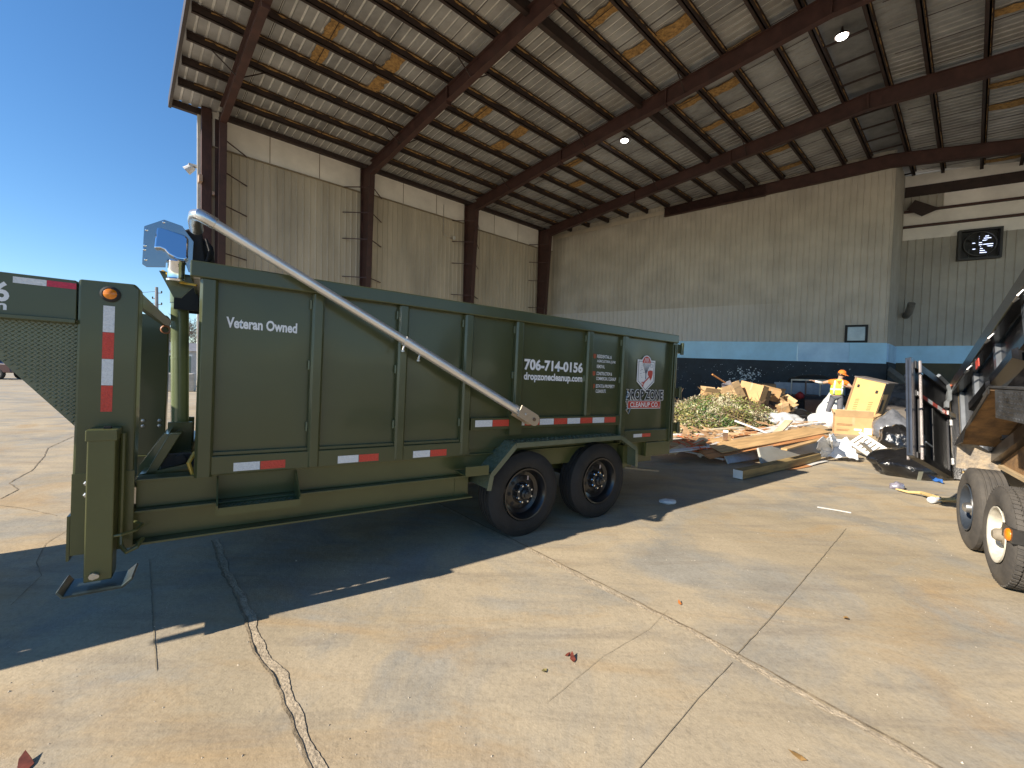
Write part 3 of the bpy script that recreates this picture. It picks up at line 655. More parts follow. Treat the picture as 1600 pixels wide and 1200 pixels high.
mb = MB(); mb.prism([(-.302,2.0),(-.33,2.03),(-.36,2.03),(-.36,1.94),(-.302,1.92)], (1,0,0), (0,0,1), (0,W2-.32,0), (0,.16,0)); tp(mb, 'cross_tube', GREEN)
mb = MB(); mb.lathe([(-.01,.032),(.0,.04),(.01,.032),(0,.024),(-.01,.032)], (-.30,W2-.5,1.88), (0,1,0), 20); tp(mb, 'grommet_ring', mat('rubber_tan', (.35,.14,.06), .5))
# gooseneck: upper beam and tapered tread-plate gusset, running forward to the hitch
for y0, y1 in ((.0,.14),(W2-.14,W2)):
    mb = MB(); mb.box(-1.72, -.56, y0, y1, 1.795, 2.018); mb.box(-3.3, -1.72, abs(y0-.10), abs(y1-.10), 1.80, 2.0); nk = tp(mb, 'neck_beam', GREEN, bevel=.01)
    if y0 == 0:
        mb = MB(); mb.box(-1.72, -.56, -.02, .0, 1.782, 1.806); tp(mb, 'neck_lip', GREEN, bevel=.004)
for y0, y1 in ((.05,.06),(W2-.06,W2-.05)):
    mb = MB(); mb.prism([(-.557,1.21),(-.557,1.796),(-1.16,1.796),(-1.03,1.80)][:3]+[(-1.03,1.796)] if False else [(-.557,1.205),(-.557,1.796),(-1.03,1.796)], (1,0,0), (0,0,1), (0,y1-y0,0), (0,y0,0)); gs = tp(mb, 'neck_gusset', GREENPLATE)
    if y0 < 1:
        mb = MB()
        for i in range(24):
            for j in range(30):
                x = -.57-i*.0235; z = 1.785-j*.0218
                if z < 1.205+(-.557-x)*1.27+.012: continue
                for s_, dx, dz in ((1,0,0),(-1,.0117,.0109)):
                    hh = .0048 if s_ > 0 else .0022
                    c_ = Vector((x+dx, .05, z+dz)); e = Vector((math.cos(R(38))*1, 0, math.sin(R(38))*s_))*.0125; q = Vector((-e.z,0,e.x)).normalized()*.0046
                    if c_.x > -.562: continue
                    mb.add([c_-e, c_-q, c_+e, c_+q, c_+Vector((0,-hh,0))], [(0,1,4),(1,2,4),(2,3,4),(3,0,4)])
        tp(mb, 'tread_pattern', GREENPLATE, gs)
mb = MB(); mb.box(-2.95, -2.75, .14, W2-.14, 1.80, 2.0); mb.box(-1.7, -1.6, .14, W2-.14, 1.82, 1.98); tp(mb, 'neck_crossbar', GREEN)
mb = MB(); mb.box(-3.25, -1.45, .16, W2-.16, 1.84, 1.98); tp(mb, 'neck_box', GREEN, bevel=.01)  # unseen solid box, added and sized so its shadow closes the sunlit gap below
mb = MB(); mb.tube([(-2.85,W2/2,1.8),(-2.85,W2/2,1.1)], .07, 14); mb.box(-2.95,-2.75,W2/2-.1,W2/2+.1,.95,1.12); tp(mb, 'hitch_coupler', GREEN)
TY_ = -2.1
text('lettering', '706-714-015', -1.62, 1.866, .735, .103, -.0015, WHITEP, tr, .024)
text('lettering', '6', -.860, 1.866, .054, .103, -.0015, WHITEP, tr, .03)
text('lettering', 'dropzonecleanup.co', -1.60, 1.818, .71, .045, -.0015, WHITEP, tr, .02)
text('lettering', 'm', -.872, 1.824, .058, .034, -.0015, WHITEP, tr, .03)
mb = MB(); mb.box(-.795, -.675, -.002, -.0003, 1.968, 2.0); tp(mb, 'reflector_tape', REFW, nk)
mb = MB(); mb.box(-.674, -.562, -.002, -.0003, 1.968, 2.0); tp(mb, 'reflector_tape', mat('reflector_crimson', (.55,.02,.06), .35, scale=90), nk)
# drop-leg jack
mb = MB(); mb.box(-.475, -.362, -.165, -.035, .395, 1.195); jk = tp(mb, 'jack_leg', GREEN2, bevel=.006)
mb = MB(); mb.box(-.482, -.355, -.172, -.028, 1.155, 1.215); tp(mb, 'jack_cap', GREEN2, jk, bevel=.005)
mb = MB(); mb.box(-.42, -.39, -.12, -.08, 1.215, 1.225); tp(mb, 'jack_plug', BLKMATT, jk)
mb = MB(); mb.prism([(-.60,.375),(-.635,.335),(-.620,.33),(-.59,.362),(-.29,.362),(-.245,.40),(-.235,.41),(-.235,.395),(-.28,.35),(-.60,.352)][:0] or [(-.560,.395),(-.540,.364),(-.315,.364),(-.275,.400),(-.268,.392),(-.310,.352),(-.545,.352),(-.568,.388)], (1,0,0), (0,0,1), (0,.22,0), (0,-.215,0)); tp(mb, 'jack_foot', mat('scuffed_blue_green_steel', (.055,.075,.07), .35, metal=.4, var=.4, scale=8), jk, bevel=.002)
mb = MB(); mb.tube([(-.435,-.168,.43),(-.435,-.185,.43)], .018, 8); mb.tube([(-.43,-.10,.43),(-.42,-.19,.43)], .012, 8); tp(mb, 'jack_pin', STEEL, jk)
mb = MB(); mb.tube([(-.345,-.06,1.18),(-.343,-.075,.75),(-.345,-.07,.62),(-.34,-.09,.55),(-.31,-.12,.515),(-.27,-.10,.53),(-.25,-.05,.56)], .0125, 8); tp(mb, 'hydraulic_hose', GREEN2)
mb = MB(); mb.tube([(-.40,-.14,.62),(-.33,-.16,.63),(-.27,-.12,.635),(-.25,-.06,.645),(-.29,-.03,.66)], .008, 8); tp(mb, 'hydraulic_hose', GREEN2)
# step pocket
mb = MB(); mb.box(.11, .56, -.15, .085, .674, .690); st = tp(mb, 'side_step', GREEN2)
mb = MB()
for i in range(17):
    for j in range(6):
        c_ = Vector((.13+i*.025+(j % 2)*.012, -.135+j*.034, .690)); s_ = 1 if (i+j) % 2 else -1
        e = Vector((.009, .009*s_, 0)); q = Vector((-e.y, e.x, 0))*.35
        mb.add([c_-e, c_-q, c_+e, c_+q, c_+Vector((0,0,.004))], [(0,1,4),(1,2,4),(2,3,4),(3,0,4)])
tp(mb, 'step_tread', GREENPLATE, st)
mb = MB(); mb.box(.11, .56, -.16, -.15, .668, .715); tp(mb, 'step_lip', GREEN2, st)
for x in (.10, .56):
    mb = MB(); mb.prism([(-.16,.67),(.085,.67),(.085,.86),(.04,.86),(-.16,.73)], (0,1,0), (0,0,1), (.008,0,0), (x,0,0)); tp(mb, 'step_bracket', GREEN2, st)
# fender of bent tread plate, with end step
prof = [(2.075,.60),(2.10,.735),(2.35,.985),(3.78,.995),(4.045,.85),(4.06,.64)]
def fender(mb, y0, y1, t=.012):
    for a, b in zip(prof, prof[1:]):
        d = Vector((b[0]-a[0], 0, b[1]-a[1])).normalized(); nn = Vector((-d.z, 0, d.x))*t
        A_, B_ = Vector((a[0],0,a[1])), Vector((b[0],0,b[1]))
        mb.hexa([A_+Vector((0,y0,0)), B_+Vector((0,y0,0)), B_+Vector((0,y1,0)), A_+Vector((0,y1,0)), A_+nn+Vector((0,y0,0)), B_+nn+Vector((0,y0,0)), B_+nn+Vector((0,y1,0)), A_+nn+Vector((0,y1,0))])
    return mb
for y0, y1, yl in ((-.135,.22,-.135),(W2-.22,W2+.135,W2+.135)):
    fmb = fender(MB(), y0, y1); mb = MB()
    for a, b in zip(prof, prof[1:]):
        A_, B_ = Vector((a[0],yl,a[1])), Vector((b[0],yl,b[1])); mb.beam(A_+Vector((0,0,-.012)), B_+Vector((0,0,-.012)), .008, .045, (0,0,1) if abs(b[0]-a[0]) > .1 else (1,0,0))
    lipmb = mb
    if y0 < 0:
        mb = fmb
        for a, b in zip(prof[:4], prof[1:4]):
            A_, B_ = Vector((a[0],0,a[1])), Vector((b[0],0,b[1])); d = (B_-A_).normalized(); nn = Vector((-d.z,0,d.x)); L_ = (B_-A_).length
            for i in range(int(L_/.03)):
                for j in range(6):
                    c_ = A_+d*(.02+i*.03+(j % 2)*.015)+nn*.0125+Vector((0,-.11+j*.036,0)); s_ = 1 if (i+j) % 2 else -1
                    e = (d+Vector((0,s_,0)))*.0095; q = (d*-s_+Vector((0,1,0)))*.0033*s_
                    mb.add([c_-e, c_-q, c_+e, c_+q, c_+nn*.004], [(0,1,4),(1,2,4),(2,3,4),(3,0,4)])
        mb = MB(); mb.box(1.83, 2.06, -.135, .06, .74, .752); mb.box(1.83, 2.06, -.145, -.135, .735, .82); fs_ = tp(mb, 'fender_step', GREEN2, bevel=.003)
    fd = tp(fmb, 'fender', GREENPLATE); tp(lipmb, 'fender_lip', GREENPLATE, fd)
mb = MB(); mb.box(3.98, 4.06, .0, .10, .60, .86); mb.box(4.06, 4.30, .06, .10, .62, .90); tp(mb, 'rear_bracket', GREEN2)
mb = MB(); mb.box(4.42, 4.90, .02, .10, .70, .87); lb = tp(mb, 'light_box', GREEN2, bevel=.004)
mb = MB(); mb.lathe([(0,.03),(.012,.03),(.02,.02),(.022,.001)], (4.90,.06,.765), (1,0,0), 20); tp(mb, 'tail_light', mat('red_lens', (.5,.05,.02), .2, var=.1), lb)
mb = MB(); mb.beam((4.02,.02,.60), (4.55,-.06,.53), .05, .02); tp(mb, 'mud_flap_bar', mat('dusty_bar', (.22,.19,.13), .7))
# axles and wheels
def wheel(parent, c, ax, r=.41, wd=.235, rim=BLACKP, tyre=TYRE, rimr=.245, block=False, groove=4, mud=False, nm='wheel'):
    c = Vector(c); ax = Vector(ax)
    prof = [(.035,rimr),(.008,rimr+.014),(-.004,rimr+.05),(-.008,rimr+.09),(.004,r-.04),(.018,r-.012)]
    gw = (wd-.05)/groove
    x = .026
    prof.append((x, r))
    for k in range(groove-1):
        x = .026+gw*(k+1)
        prof += [(x-.007, r), (x-.005, r-.011), (x+.005, r-.011), (x+.007, r)]
    prof += [(wd-.026, r),(wd-.018,r-.012),(wd+.006,r-.06),(wd+.002,rimr+.03),(wd-.02,rimr)]
    mb = MB(); mb.lathe(prof, (0,0,0), ax, 72)
    w_ = mb.build(nm, tyre, parent, smooth='auto'); w_.location = c
    if block:
        mb = MB(); e = ax.cross(Vector((0,0,1))).normalized(); g_ = ax.cross(e)
        for k in range(58):
            for q, (xa, xb) in enumerate(((.02,.058),(.066,.106),(.128,.168),(.178,.214))):
                a = 2*PI*(k+.5*(q % 2))/58; da = .036
                ps = []
                for rr in (r-.004, r+.007):
                    for (xx, aa) in ((xa,a),(xb,a+.02),(xb,a+.02+da*1.6),(xa,a+da*1.6)):
                        ps.append(ax*xx+(e*math.cos(aa)+g_*math.sin(aa))*rr)
                mb.hexa(ps)
        mb.build('tread_block', tyre, w_)
    mb = MB(); mb.lathe([(.005,rimr+.006),(-.003,rimr+.004),(.0,rimr-.008),(.02,rimr-.02),(.045,rimr-.035),(.085,rimr-.04),(.10,rimr-.075),(.092,.15),(.085,.105),(.078,.10),(.078,.001)], (0,0,0), ax, 48)
    rm = mb.build('rim', rim, w_, smooth='auto')
    return w_, rm
RIMBLK = mat('black_wheel_paint', (.013,.013,.014), .3, var=.3, scale=12, coat=.3)
for x in (2.56, 3.57):
    for y, ax in ((-.045,(0,1,0)),(W2+.045,(0,-1,0))):
        z = .41+x*.0257
        w_, rm = wheel(tr, (x, y, z), ax, rim=RIMBLK)
        if y > 1: continue
        mb = MB(); mb.lathe([(.08,.095),(.03,.085),(.02,.06),(-.005,.055),(-.012,.045),(-.015,.038),(-.03,.036),(-.034,.03),(-.034,.001)], (0,0,0), ax, 32); tp(mb, 'hub', mat('hub_black', (.02,.02,.02), .35, coat=.2), w_, smooth='auto')
        for k in range(8):
            a = k*PI/4+.2+x; px, pz = .083*math.cos(a), .083*math.sin(a)
            mb = MB(); mb.lathe([(.078,.017),(.035,.015),(.028,.010),(.015,.009),(.015,.001)], (px,0,pz), ax, 8); tp(mb, 'lug_nut', CHROME, w_)
            a += .39; px, pz = .138*math.cos(a), .138*math.sin(a)
            mb = MB(); mb.lathe([(.0875,.019),(.0865,.001)], (px,0,pz), ax, 14); tp(mb, 'vent_hole', BLKMATT, rm)
        mb = MB(); mb.box(.05,.066,.06,.064,.12,.16); tp(mb, 'rim_sticker', mat('rim_sticker_grey', (.5,.42,.40), .5), rm)
    mb = MB(); mb.tube([(x,.15,.41+x*.0257),(x,W2-.15,.41+x*.0257)], .055, 12); tp(mb, 'axle', BLKMATT)
    mb = MB(); mb.beam((x-.42,.33,.60),(x,.33,.52),.07,.03); mb.beam((x,.33,.52),(x+.42,.33,.60),.07,.03); tp(mb, 'leaf_spring', BLKMATT)
# front deck with hoist: sloped tread-plate cover, hinge brackets, telescopic cylinder
mb = MB(); mb.hexa([(-.30,.22,.86),(-.06,.22,.90),(-.06,W2-.2,.90),(-.30,W2-.2,.86),(-.30,.22,.88),(-.06,.22,.93),(-.06,W2-.2,.93),(-.30,W2-.2,.88)]); tp(mb, 'pump_deck', GREEN2)
mb = MB(); mb.prism([(-.33,.83),(-.33,.89),(-.20,1.10),(-.18,1.10),(-.22,.92)], (1,0,0), (0,0,1), (0,1.25,0), (0,.45,0)); cv = tp(mb, 'pump_cover', mat('cover_green_gloss', (.13,.16,.09), .18, var=.08, coat=.6))
mb = MB(); mb.prism([(-.31,.80),(-.26,.80),(-.10,1.13),(-.16,1.13)], (1,0,0), (0,0,1), (0,.06,0), (0,.22,0)); tp(mb, 'deck_rail', GREEN2, bevel=.004)
for y in (.55,.95): 
    mb = MB(); mb.box(-.24,-.19,y,y+.10,.98,1.02); tp(mb, 'cover_latch', BLKMATT, cv)
mb = MB(); mb.box(-.21,-.06,.80,.83,.9,1.14); mb.box(-.21,-.06,1.17,1.2,.9,1.14); mb.tube([(-.14,.76,1.06),(-.14,1.22,1.06)], .022, 10); tp(mb, 'hoist_bracket', GREEN2, bevel=.004)
HG = mat('hoist_green_gloss', (.14,.17,.085), .22, var=.05, coat=.4)
mb = MB(); mb.tube([(-.145,1.0,1.02),(-.172,1.0,2.10)], .058, 24); hc = tp(mb, 'hoist_cylinder', HG, smooth='auto')
mb = MB(); mb.tube([(-.171,1.0,2.06),(-.174,1.0,2.17)], .064, 24); tp(mb, 'cylinder_collar', HG, hc, smooth='auto')
mb = MB(); mb.tube([(-.16,1.0,1.62),(-.1602,1.0,1.632)], .0595, 24); tp(mb, 'cylinder_ring', HG, hc)
mb = MB(); mb.box(-.23,-.03,.88,1.12,2.17,2.19); mb.box(-.20,-.05,.86,.90,2.0,2.2); mb.box(-.20,-.05,1.1,1.14,2.0,2.2); tp(mb, 'hoist_mount', BLKMATT)
mb = MB(); mb.box(-.20,-.03,.25,.30,.90,.99); mb.tube([(-.10,.22,.96),(-.10,.32,.96)], .03, 12); tp(mb, 'pump_valve', BLKMATT)
mb = MB(); mb.tube([(-.02,.12,1.02),(-.05,.08,.96),(-.03,.08,.89),(.02,.08,.875)], .012, 8); tp(mb, 'yellow_cable', mat('yellow_sheath', (.55,.36,.06), .4))
mb = MB(); mb.tube([(-.22,.22,2.17),(-.12,.15,2.10),(-.04,.1,2.09)], .008, 6); tp(mb, 'yellow_cable', MATS['yellow_sheath'])
# tarp gear: chrome end housing, gear motor, black tarp roll across the front, aluminium swing arm
poly = [(-.312,2.185),(-.308,2.415),(-.215,2.478),(-.125,2.46),(-.064,2.375),(-.068,2.175),(-.085,2.175),(-.10,2.22),(-.20,2.215),(-.20,2.185),(-.29,2.17)]
mb = MB(); mb.prism(poly, (1,0,0), (0,0,1), (0,.006,0), (0,.16,0)); tg_ = tp(mb, 'tarp_housing_plate', mat('polished_plate', (.30,.33,.37), .22, metal=1, var=.03), bevel=.002)
face = [(-.255,2.285),(-.250,2.425),(-.235,2.432),(-.105,2.402),(-.090,2.385),(-.088,2.255),(-.10,2.238),(-.14,2.238),(-.185,2.26),(-.205,2.285),(-.225,2.292)]
mb = MB(); mb.prism(face, (1,0,0), (0,.30,1), (0,.05,0), (0,.108-.30*2.25,0)); tp(mb, 'chrome_cover', mat('mirror_chrome', (.80,.84,.90), .04, metal=1, var=.01), tg_, bevel=.010, seg=3)
for x, z in ((-.295,2.395),(-.215,2.462),(-.300,2.30),(-.302,2.275),(-.295,2.215)):
    mb = MB(); mb.lathe([(0,.009),(-.004,.008),(-.006,.001)], (x,.16,z), (0,1,0), 12); tp(mb, 'rivet', CHROME, tg_)
mb = MB(); mb.lathe([(.0,.001),(.0,.048),(.012,.050),(.02,.044),(.11,.044),(.12,.050),(.128,.046),(.128,.001)], (-.145,.13,2.10), (0,0,1), 32); tp(mb, 'gear_motor', CHROME, smooth='auto')
mb = MB(); mb.prism([(-.235,2.165),(-.05,2.165),(-.06,2.09),(-.12,2.01),(-.16,2.01)], (1,0,0), (0,0,1), (0,.012,0), (0,.20,0)); mb.prism([(-.235,2.165),(-.05,2.165),(-.06,2.15),(-.22,2.15)], (1,0,0), (0,0,1), (0,.2,0), (0,.20,0)); tp(mb, 'motor_bracket', GREEN2)
TARP = mat('black_tarp_cloth', (.008,.008,.009), .7, var=.3, scale=14, bump=.4, bscale=30)
mb = MB(); pts = [(-.03,.22+1.75*i/10,2.34+.012*math.sin(i*2.1)) for i in range(11)]; mb.tube(pts, [.075+.012*math.sin(i*3.3) for i in range(11)], 14); tp(mb, 'tarp_roll', TARP, smooth=True)
mb = MB(); mb.prism([(-.125,2.44),(-.075,2.47),(-.02,2.445),(-.01,2.33),(.015,2.23),(-.09,2.23),(-.085,2.38)], (1,0,0), (0,0,1), (0,.12,0), (0,.19,0)); tp(mb, 'tarp_flap', TARP, bevel=.012)
mb = MB(); mb.tube([(.0,.18,2.41),(.02,.175,2.34),(.012,.18,2.29),(.0,.185,2.24)], .008, 6); tp(mb, 'tarp_strap', TARP)
Pa, Pm, Pb = Vector((.0,-.10,2.468)), Vector((1.265,-.105,1.842)), Vector((2.44,-.11,1.252))
mb = MB(); mb.tube([(-.05,.10,2.44),(-.055,.0,2.468),(-.048,-.06,2.482),(-.03,-.09,2.482),(.015,-.10,2.461),(.05,-.10,2.444)], .038, 16); sa = tp(mb, 'swing_arm_elbow', mat('cast_aluminium', (.66,.65,.64), .28, metal=.9, var=.08), smooth='auto')
mb = MB(); mb.tube([Pa.lerp(Pm,.035), Pm.lerp(Pb,.04)], .031, 20); tp(mb, 'swing_arm', ALU, smooth='auto')
mb = MB(); mb.tube([Pm, Pb], .0375, 20); tp(mb, 'swing_arm_lower', ALU, smooth='auto')
for s in (.0, .11):
    p = Pm.lerp(Pb, s); mb = MB(); mb.tube([p+Vector((0,0,-.03)), p+Vector((-.01,0,-.075))], .008, 8); mb.lathe([(0,.014),(.012,.014),(.012,.001)], p+Vector((-.012,0,-.077)), (0,0,-1), 6); tp(mb, 'arm_bolt', STEEL)
d = (Pb-Pm).normalized(); nrm = Vector((-d.z,0,d.x))
poly3 = [Pb+nrm*.056*math.cos(a)+d*(.10+.056*math.sin(a)) for a in [PI*i/10 for i in range(11)]]
pl = [Pb+nrm*.056-d*.10]+poly3+[Pb-nrm*.056-d*.10]
mb = MB(); mb.prism([(p.x,p.z) for p in pl], (1,0,0), (0,0,1), (0,.012,0), (0,-.165,0)); lug = tp(mb, 'arm_lug', mat('tan_plate', (.55,.47,.36), .35, metal=.6, var=.1), bevel=.002)
mb = MB(); mb.prism([(p.x,p.z) for p in pl], (1,0,0), (0,0,1), (0,.012,0), (0,-.07,0)); tp(mb, 'arm_lug_plate', MATS['tan_plate'], lug)
for s, r_ in ((.09,.017),(-.02,.012)):
    mb = MB(); q = Pb+d*s; mb.lathe([(0,r_),(-.008,r_),(-.011,r_*.6),(-.011,.001)], (q.x,-.165,q.z), (0,1,0), 10); tp(mb, 'arm_bolt', mat('brown_bolt', (.16,.10,.06), .5) if s > 0 else STEEL, lug)
mb = MB(); q = Pb+d*.09; mb.tube([(q.x,-.06,q.z),(q.x,.05,q.z)], .02, 10); tp(mb, 'arm_pivot', STEEL)
mb = MB(); mb.box(2.36, 2.50, .0, .06, 1.05, 1.3); tp(mb, 'pivot_plate', GREEN)

# ------------------------------------------------------------------ the tow truck on the gooseneck, just out of frame on the left (its shadow is in view)
tk = empty('tow_truck', 'dark pickup truck hitched under the raised neck of the olive trailer', 'truck', (-1.9726, 2.6355, 0), (0, 0, math.atan2(.57155, .82056)))
TRK = mat('dark_truck_paint', (.03,.03,.035), .25, coat=.5)
mb = MB(); mb.box(-4.6, -2.05, .12, .2, .75, 1.36); mb.box(-4.6, -2.05, 1.92, 2.0, .75, 1.36); mb.box(-4.6,-2.05,.2,1.92,.75,.82); mb.box(-2.1,-2.05,.2,1.92,.82,1.3); mb.build('truck_bed', TRK, tk, bevel=.02)
mb = MB(); mb.prism([(-6.9,.6),(-6.9,1.15),(-6.55,1.25),(-6.0,1.95),(-4.9,1.98),(-4.62,1.4),(-4.62,.6)], (1,0,0), (0,0,1), (0,1.86,0), (0,.13,0)); mb.build('truck_cab', TRK, tk, bevel=.05)
mb = MB(); mb.box(-7.9,-6.9,.15,1.97,.6,1.16); mb.build('truck_hood', TRK, tk, bevel=.06)
for x in (-7.2,-3.1):
    for y, ax in ((.1,(0,1,0)),(2.02,(0,-1,0))): wheel(tk, (x,y,.41), ax, rim=STEEL)

# ------------------------------------------------------------------ the black dump trailer on the right, bed raised, barn doors open
BY = R(36); BA = Vector((math.sin(BY), math.cos(BY), 0))
bt = empty('black_dump_trailer', 'dirty black dump trailer with its bed tipped up and rear door swung open', 'trailer', (4.40, 4.03, 0), (0, 0, PI/2-BY))
def bp_(mb, name, mt=BLACKP, parent=bt, **k): return mb.build(name, mt, parent, **k)
BDUST = mat('dusty_black_paint', (.028,.026,.024), .35, var=.5, scale=4, coat=.2, col2=(.012,.012,.012))
BGREY = mat('dusty_black_plate', (.075,.078,.082), .45, var=.5, scale=7, metal=.3, bump=.25, bscale=40, col2=(.02,.02,.02))
RUSTY = mat('mud_rust', (.28,.16,.065), .9, var=.35, scale=7, bump=.6, bscale=30, col2=(.11,.065,.035))
MUD = mat('mud_splashed_flap', (.40,.31,.20), .9, var=.3, scale=12, bump=.5, bscale=50, col2=(.16,.15,.14))
WHT = mat('white_rim_paint', (.62,.58,.48), .45, var=.25, scale=9)
for x, rim in ((.055, mat('dark_blue_rim', (.035,.045,.06), .4, var=.3)), (-.825, WHT)):
    for y, ax in ((.02,(0,-1,0)),(-2.0,(0,1,0))):
        w_, rm = wheel(bt, (x, y, .385), ax, r=.385, wd=.232, rim=rim, tyre=TYREDUST, rimr=.215, block=(x < -.5), groove=5)
        if y > 0:
            mb = MB(); mb.lathe([(.08,.08),(.04,.075),(.03,.05),(-.005,.045),(-.02,.03),(-.02,.001)], (0,0,0), ax, 24); mb.build('hub', STEEL if x > 0 else mat('dusty_hub', (.28,.24,.18), .7), w_, smooth='auto')
            for k in range(6):
                a = k*PI/3; mb = MB(); mb.lathe([(.078,.013),(.04,.012),(.04,.001)], (.075*math.cos(a),0,.075*math.sin(a)), ax, 6); mb.build('lug_nut', STEEL, w_)
    mb = MB(); mb.tube([(x,-.1,.385),(x,-1.9,.385)], .05, 10); bp_(mb, 'axle', BDUST)
for y in (-.42,-1.6):
    mb = MB(); mb.box(-4.6, 1.25, y-.05, y+.05, .50, .70); bp_(mb, 'frame_rail', BDUST)
for x in (-4.5,-2.8,-1.6,.6,1.2):
    mb = MB(); mb.box(x, x+.1, -1.55, -.47, .54, .66); bp_(mb, 'cross_member', BDUST)
# fender: tread plate top, drop lip with a torn end, muddy underside, rear slope
mb = MB(); mb.prism([(-2.2,1.545),(-.55,1.545),(.40,.97),(.40,.955),(-.555,1.528),(-2.2,1.528)], (1,0,0), (0,0,1), (0,-.30,0), (0,.04,0)); fd = bp_(mb, 'fender', RUSTY)
mb = MB(); mb.prism([(-2.2,1.55),(-.56,1.55),(-.42,1.47),(-.40,1.49),(-.55,1.565),(-2.2,1.565)], (1,0,0), (0,0,1), (0,-.32,0), (0,.05,0)); fpl = mb
mb = MB(); mb.prism([(-2.2,1.32),(-.80,1.315),(-.74,1.54),(-2.2,1.55)], (1,0,0), (0,0,1), (0,.012,0), (0,.042,0)); flp = mb
mb = MB(); mb.prism([(-.56,1.545),(.42,.96),(.42,.93),(.16,1.00),(.10,1.13),(-.10,1.22),(-.56,1.50)], (1,0,0), (0,0,1), (0,.010,0), (0,.043,0)); bp_(mb, 'fender_lip', BDUST, fd)
mb = None
for i in range(46):
    for j in range(8):
        c_ = Vector((-2.18+i*.036+(j % 2)*.018, -.25+j*.038, 1.5655)); s_ = 1 if (i+j) % 2 else -1
        e = Vector((.012, .012*s_, 0)); q = Vector((-e.y, e.x, 0))*.32
        fpl.add([c_-e, c_-q, c_+e, c_+q, c_+Vector((0,0,.004))], [(0,1,4),(1,2,4),(2,3,4),(3,0,4)])
        if j < 6:
            c_ = Vector((-2.18+i*.030+(j % 2)*.015, .0545, 1.34+j*.036)); e = Vector((.011,0,.011*s_)); q = Vector((-e.z,0,e.x))*.32
            if c_.x < -.84: flp.add([c_-e, c_-q, c_+e, c_+q, c_+Vector((0,.004,0))], [(0,1,4),(1,2,4),(2,3,4),(3,0,4)])
bp_(fpl, 'fender_plate', BGREY, fd); bp_(flp, 'fender_lip', BGREY, fd)
mb = MB(); mb.box(-2.2, .38, -.275, -.265, .75, 1.53); bp_(mb, 'inner_fender', RUSTY, fd)
mb = MB(); mb.prism([(.04,1.02),(.04,.71),(-.30,.70),(-.30,.84),(-.01,1.02)], (0,1,0), (0,0,1), (.014,0,0), (.39,0,0)); bp_(mb, 'mud_flap', MUD)
mb = MB(); mb.beam((.3,-.28,.78), (-1.2,-.28,.76), .10, .035); bp_(mb, 'plank', mat('weathered_plank', (.50,.37,.21), .8, var=.25, scale=2, stretch=(1,8,8), bump=.2), None)
pk = bpy.data.objects['plank']; pk.matrix_world = Matrix.Translation(bt.location) @ Matrix.Rotation(PI/2-BY, 4, 'Z'); tag(pk, 'weathered tan plank wedged above the right trailer\'s tyres', 'plank')
mb = MB(); mb.box(-1.22,-1.0,-.05,.03,.43,.53); ar = bp_(mb, 'marker_bracket', BDUST)
# amber lamp in front of the near tyre
mb = MB(); mb.lathe([(0,.048),(.012,.044),(.02,.03),(.022,.001)], (-1.145,.03,.475), (0,1,0), 20); bp_(mb, 'amber_lens', AMBER, ar, smooth=True)
# tipped bed: local u forward-up, v up, origin at the rear bottom corner
TH = R(23); UO = Vector((1.49,-.2,.50)); UF = Vector((-math.cos(TH),0,math.sin(TH))); UV = Vector((math.sin(TH),0,math.cos(TH))); UY = Vector((0,1,0))
BX = Matrix((UF, UY, UV)).transposed().to_4x4(); BX.translation = UO
def bb(mb, name, mt=BLACKP, parent=bt, **k): return mb.build(name, mt, parent, xf=BX, **k)
BW = 1.85
for y0 in (-.06, -BW):
    mb = MB(); mb.box(0, 4.2, y0, y0+.012, -.05, 1.05); bb(mb, 'bed_side', BLACKP)
    mb = MB(); yo = .06 if y0 > -1 else -BW-.06; mb.box(-.02, 4.25, min(yo-.1,yo), max(yo-.1,yo), 1.0, 1.16); bb(mb, 'bed_rail', BLACKP, bevel=.012)
    for k, u in enumerate((.02,.62,1.37,2.15,2.9,3.65)):
        mb = MB(); mb.prism([(u,-.05),(u+.02,.05),(u+.09,.05),(u+.11,-.05)], (1,0,0), (0,1,0), (0,0,1.0), (0,y0 if y0 > -1 else y0-.0,0)) if y0 > -1 else mb.box(u,u+.1,y0-.08,y0,0,1.0)
        o = bb(mb, 'bed_post', mat('grey_black_gloss', (.10,.11,.12), .2, var=.2, coat=.4), bevel=.003)
    for u in (.73, 1.48, 2.26):
        if y0 > -1:
            mb = MB(); mb.prism([(-.05,.50),(.05,.54),(.05,.62),(-.05,.68)], (0,1,0), (0,0,1), (.62,0,0), (u,0,0)); bb(mb, 'bed_stiffener', BLACKP)
            mb = MB(); mb.tube([(u+.12,.055,.97),(u+.14,.09,.93),(u+.24,.09,.93),(u+.26,.055,.97)], .008, 6); bb(mb, 'tie_hook', STEEL)
mb = MB(); mb.box(0, 4.2, -BW, -.05, -.14, -.05); mb.box(0,4.2,-.08,.0,-.15,-.04); bb(mb, 'bed_floor', BDUST)
mb = MB(); mb.box(4.17, 4.2, -BW, -.05, -.05, 1.05); bb(mb, 'bed_headboard', BLACKP)
mb = MB(); mb.box(1.12,1.22,.052,.06,.86,.95); bb(mb, 'side_marker', REFR)
mb = MB(); mb.box(-.02, .03, -.06, .06, -.1, 1.1); bb(mb, 'rear_post', BLACKP, bevel=.006)
mb = MB(); mb.box(.01, .06, .06, .075, 1.02, 1.12); bb(mb, 'orange_marker', mat('orange_lens', (.75,.14,.02), .3))
for v in (.95,.62,.12):
    mb = MB(); mb.tube([(-.02,.09,v-.06),(-.02,.09,v+.06)], .022, 10); mb.box(-.03,.03,.05,.09,v-.04,v+.04); bb(mb, 'gate_hinge', STEEL)
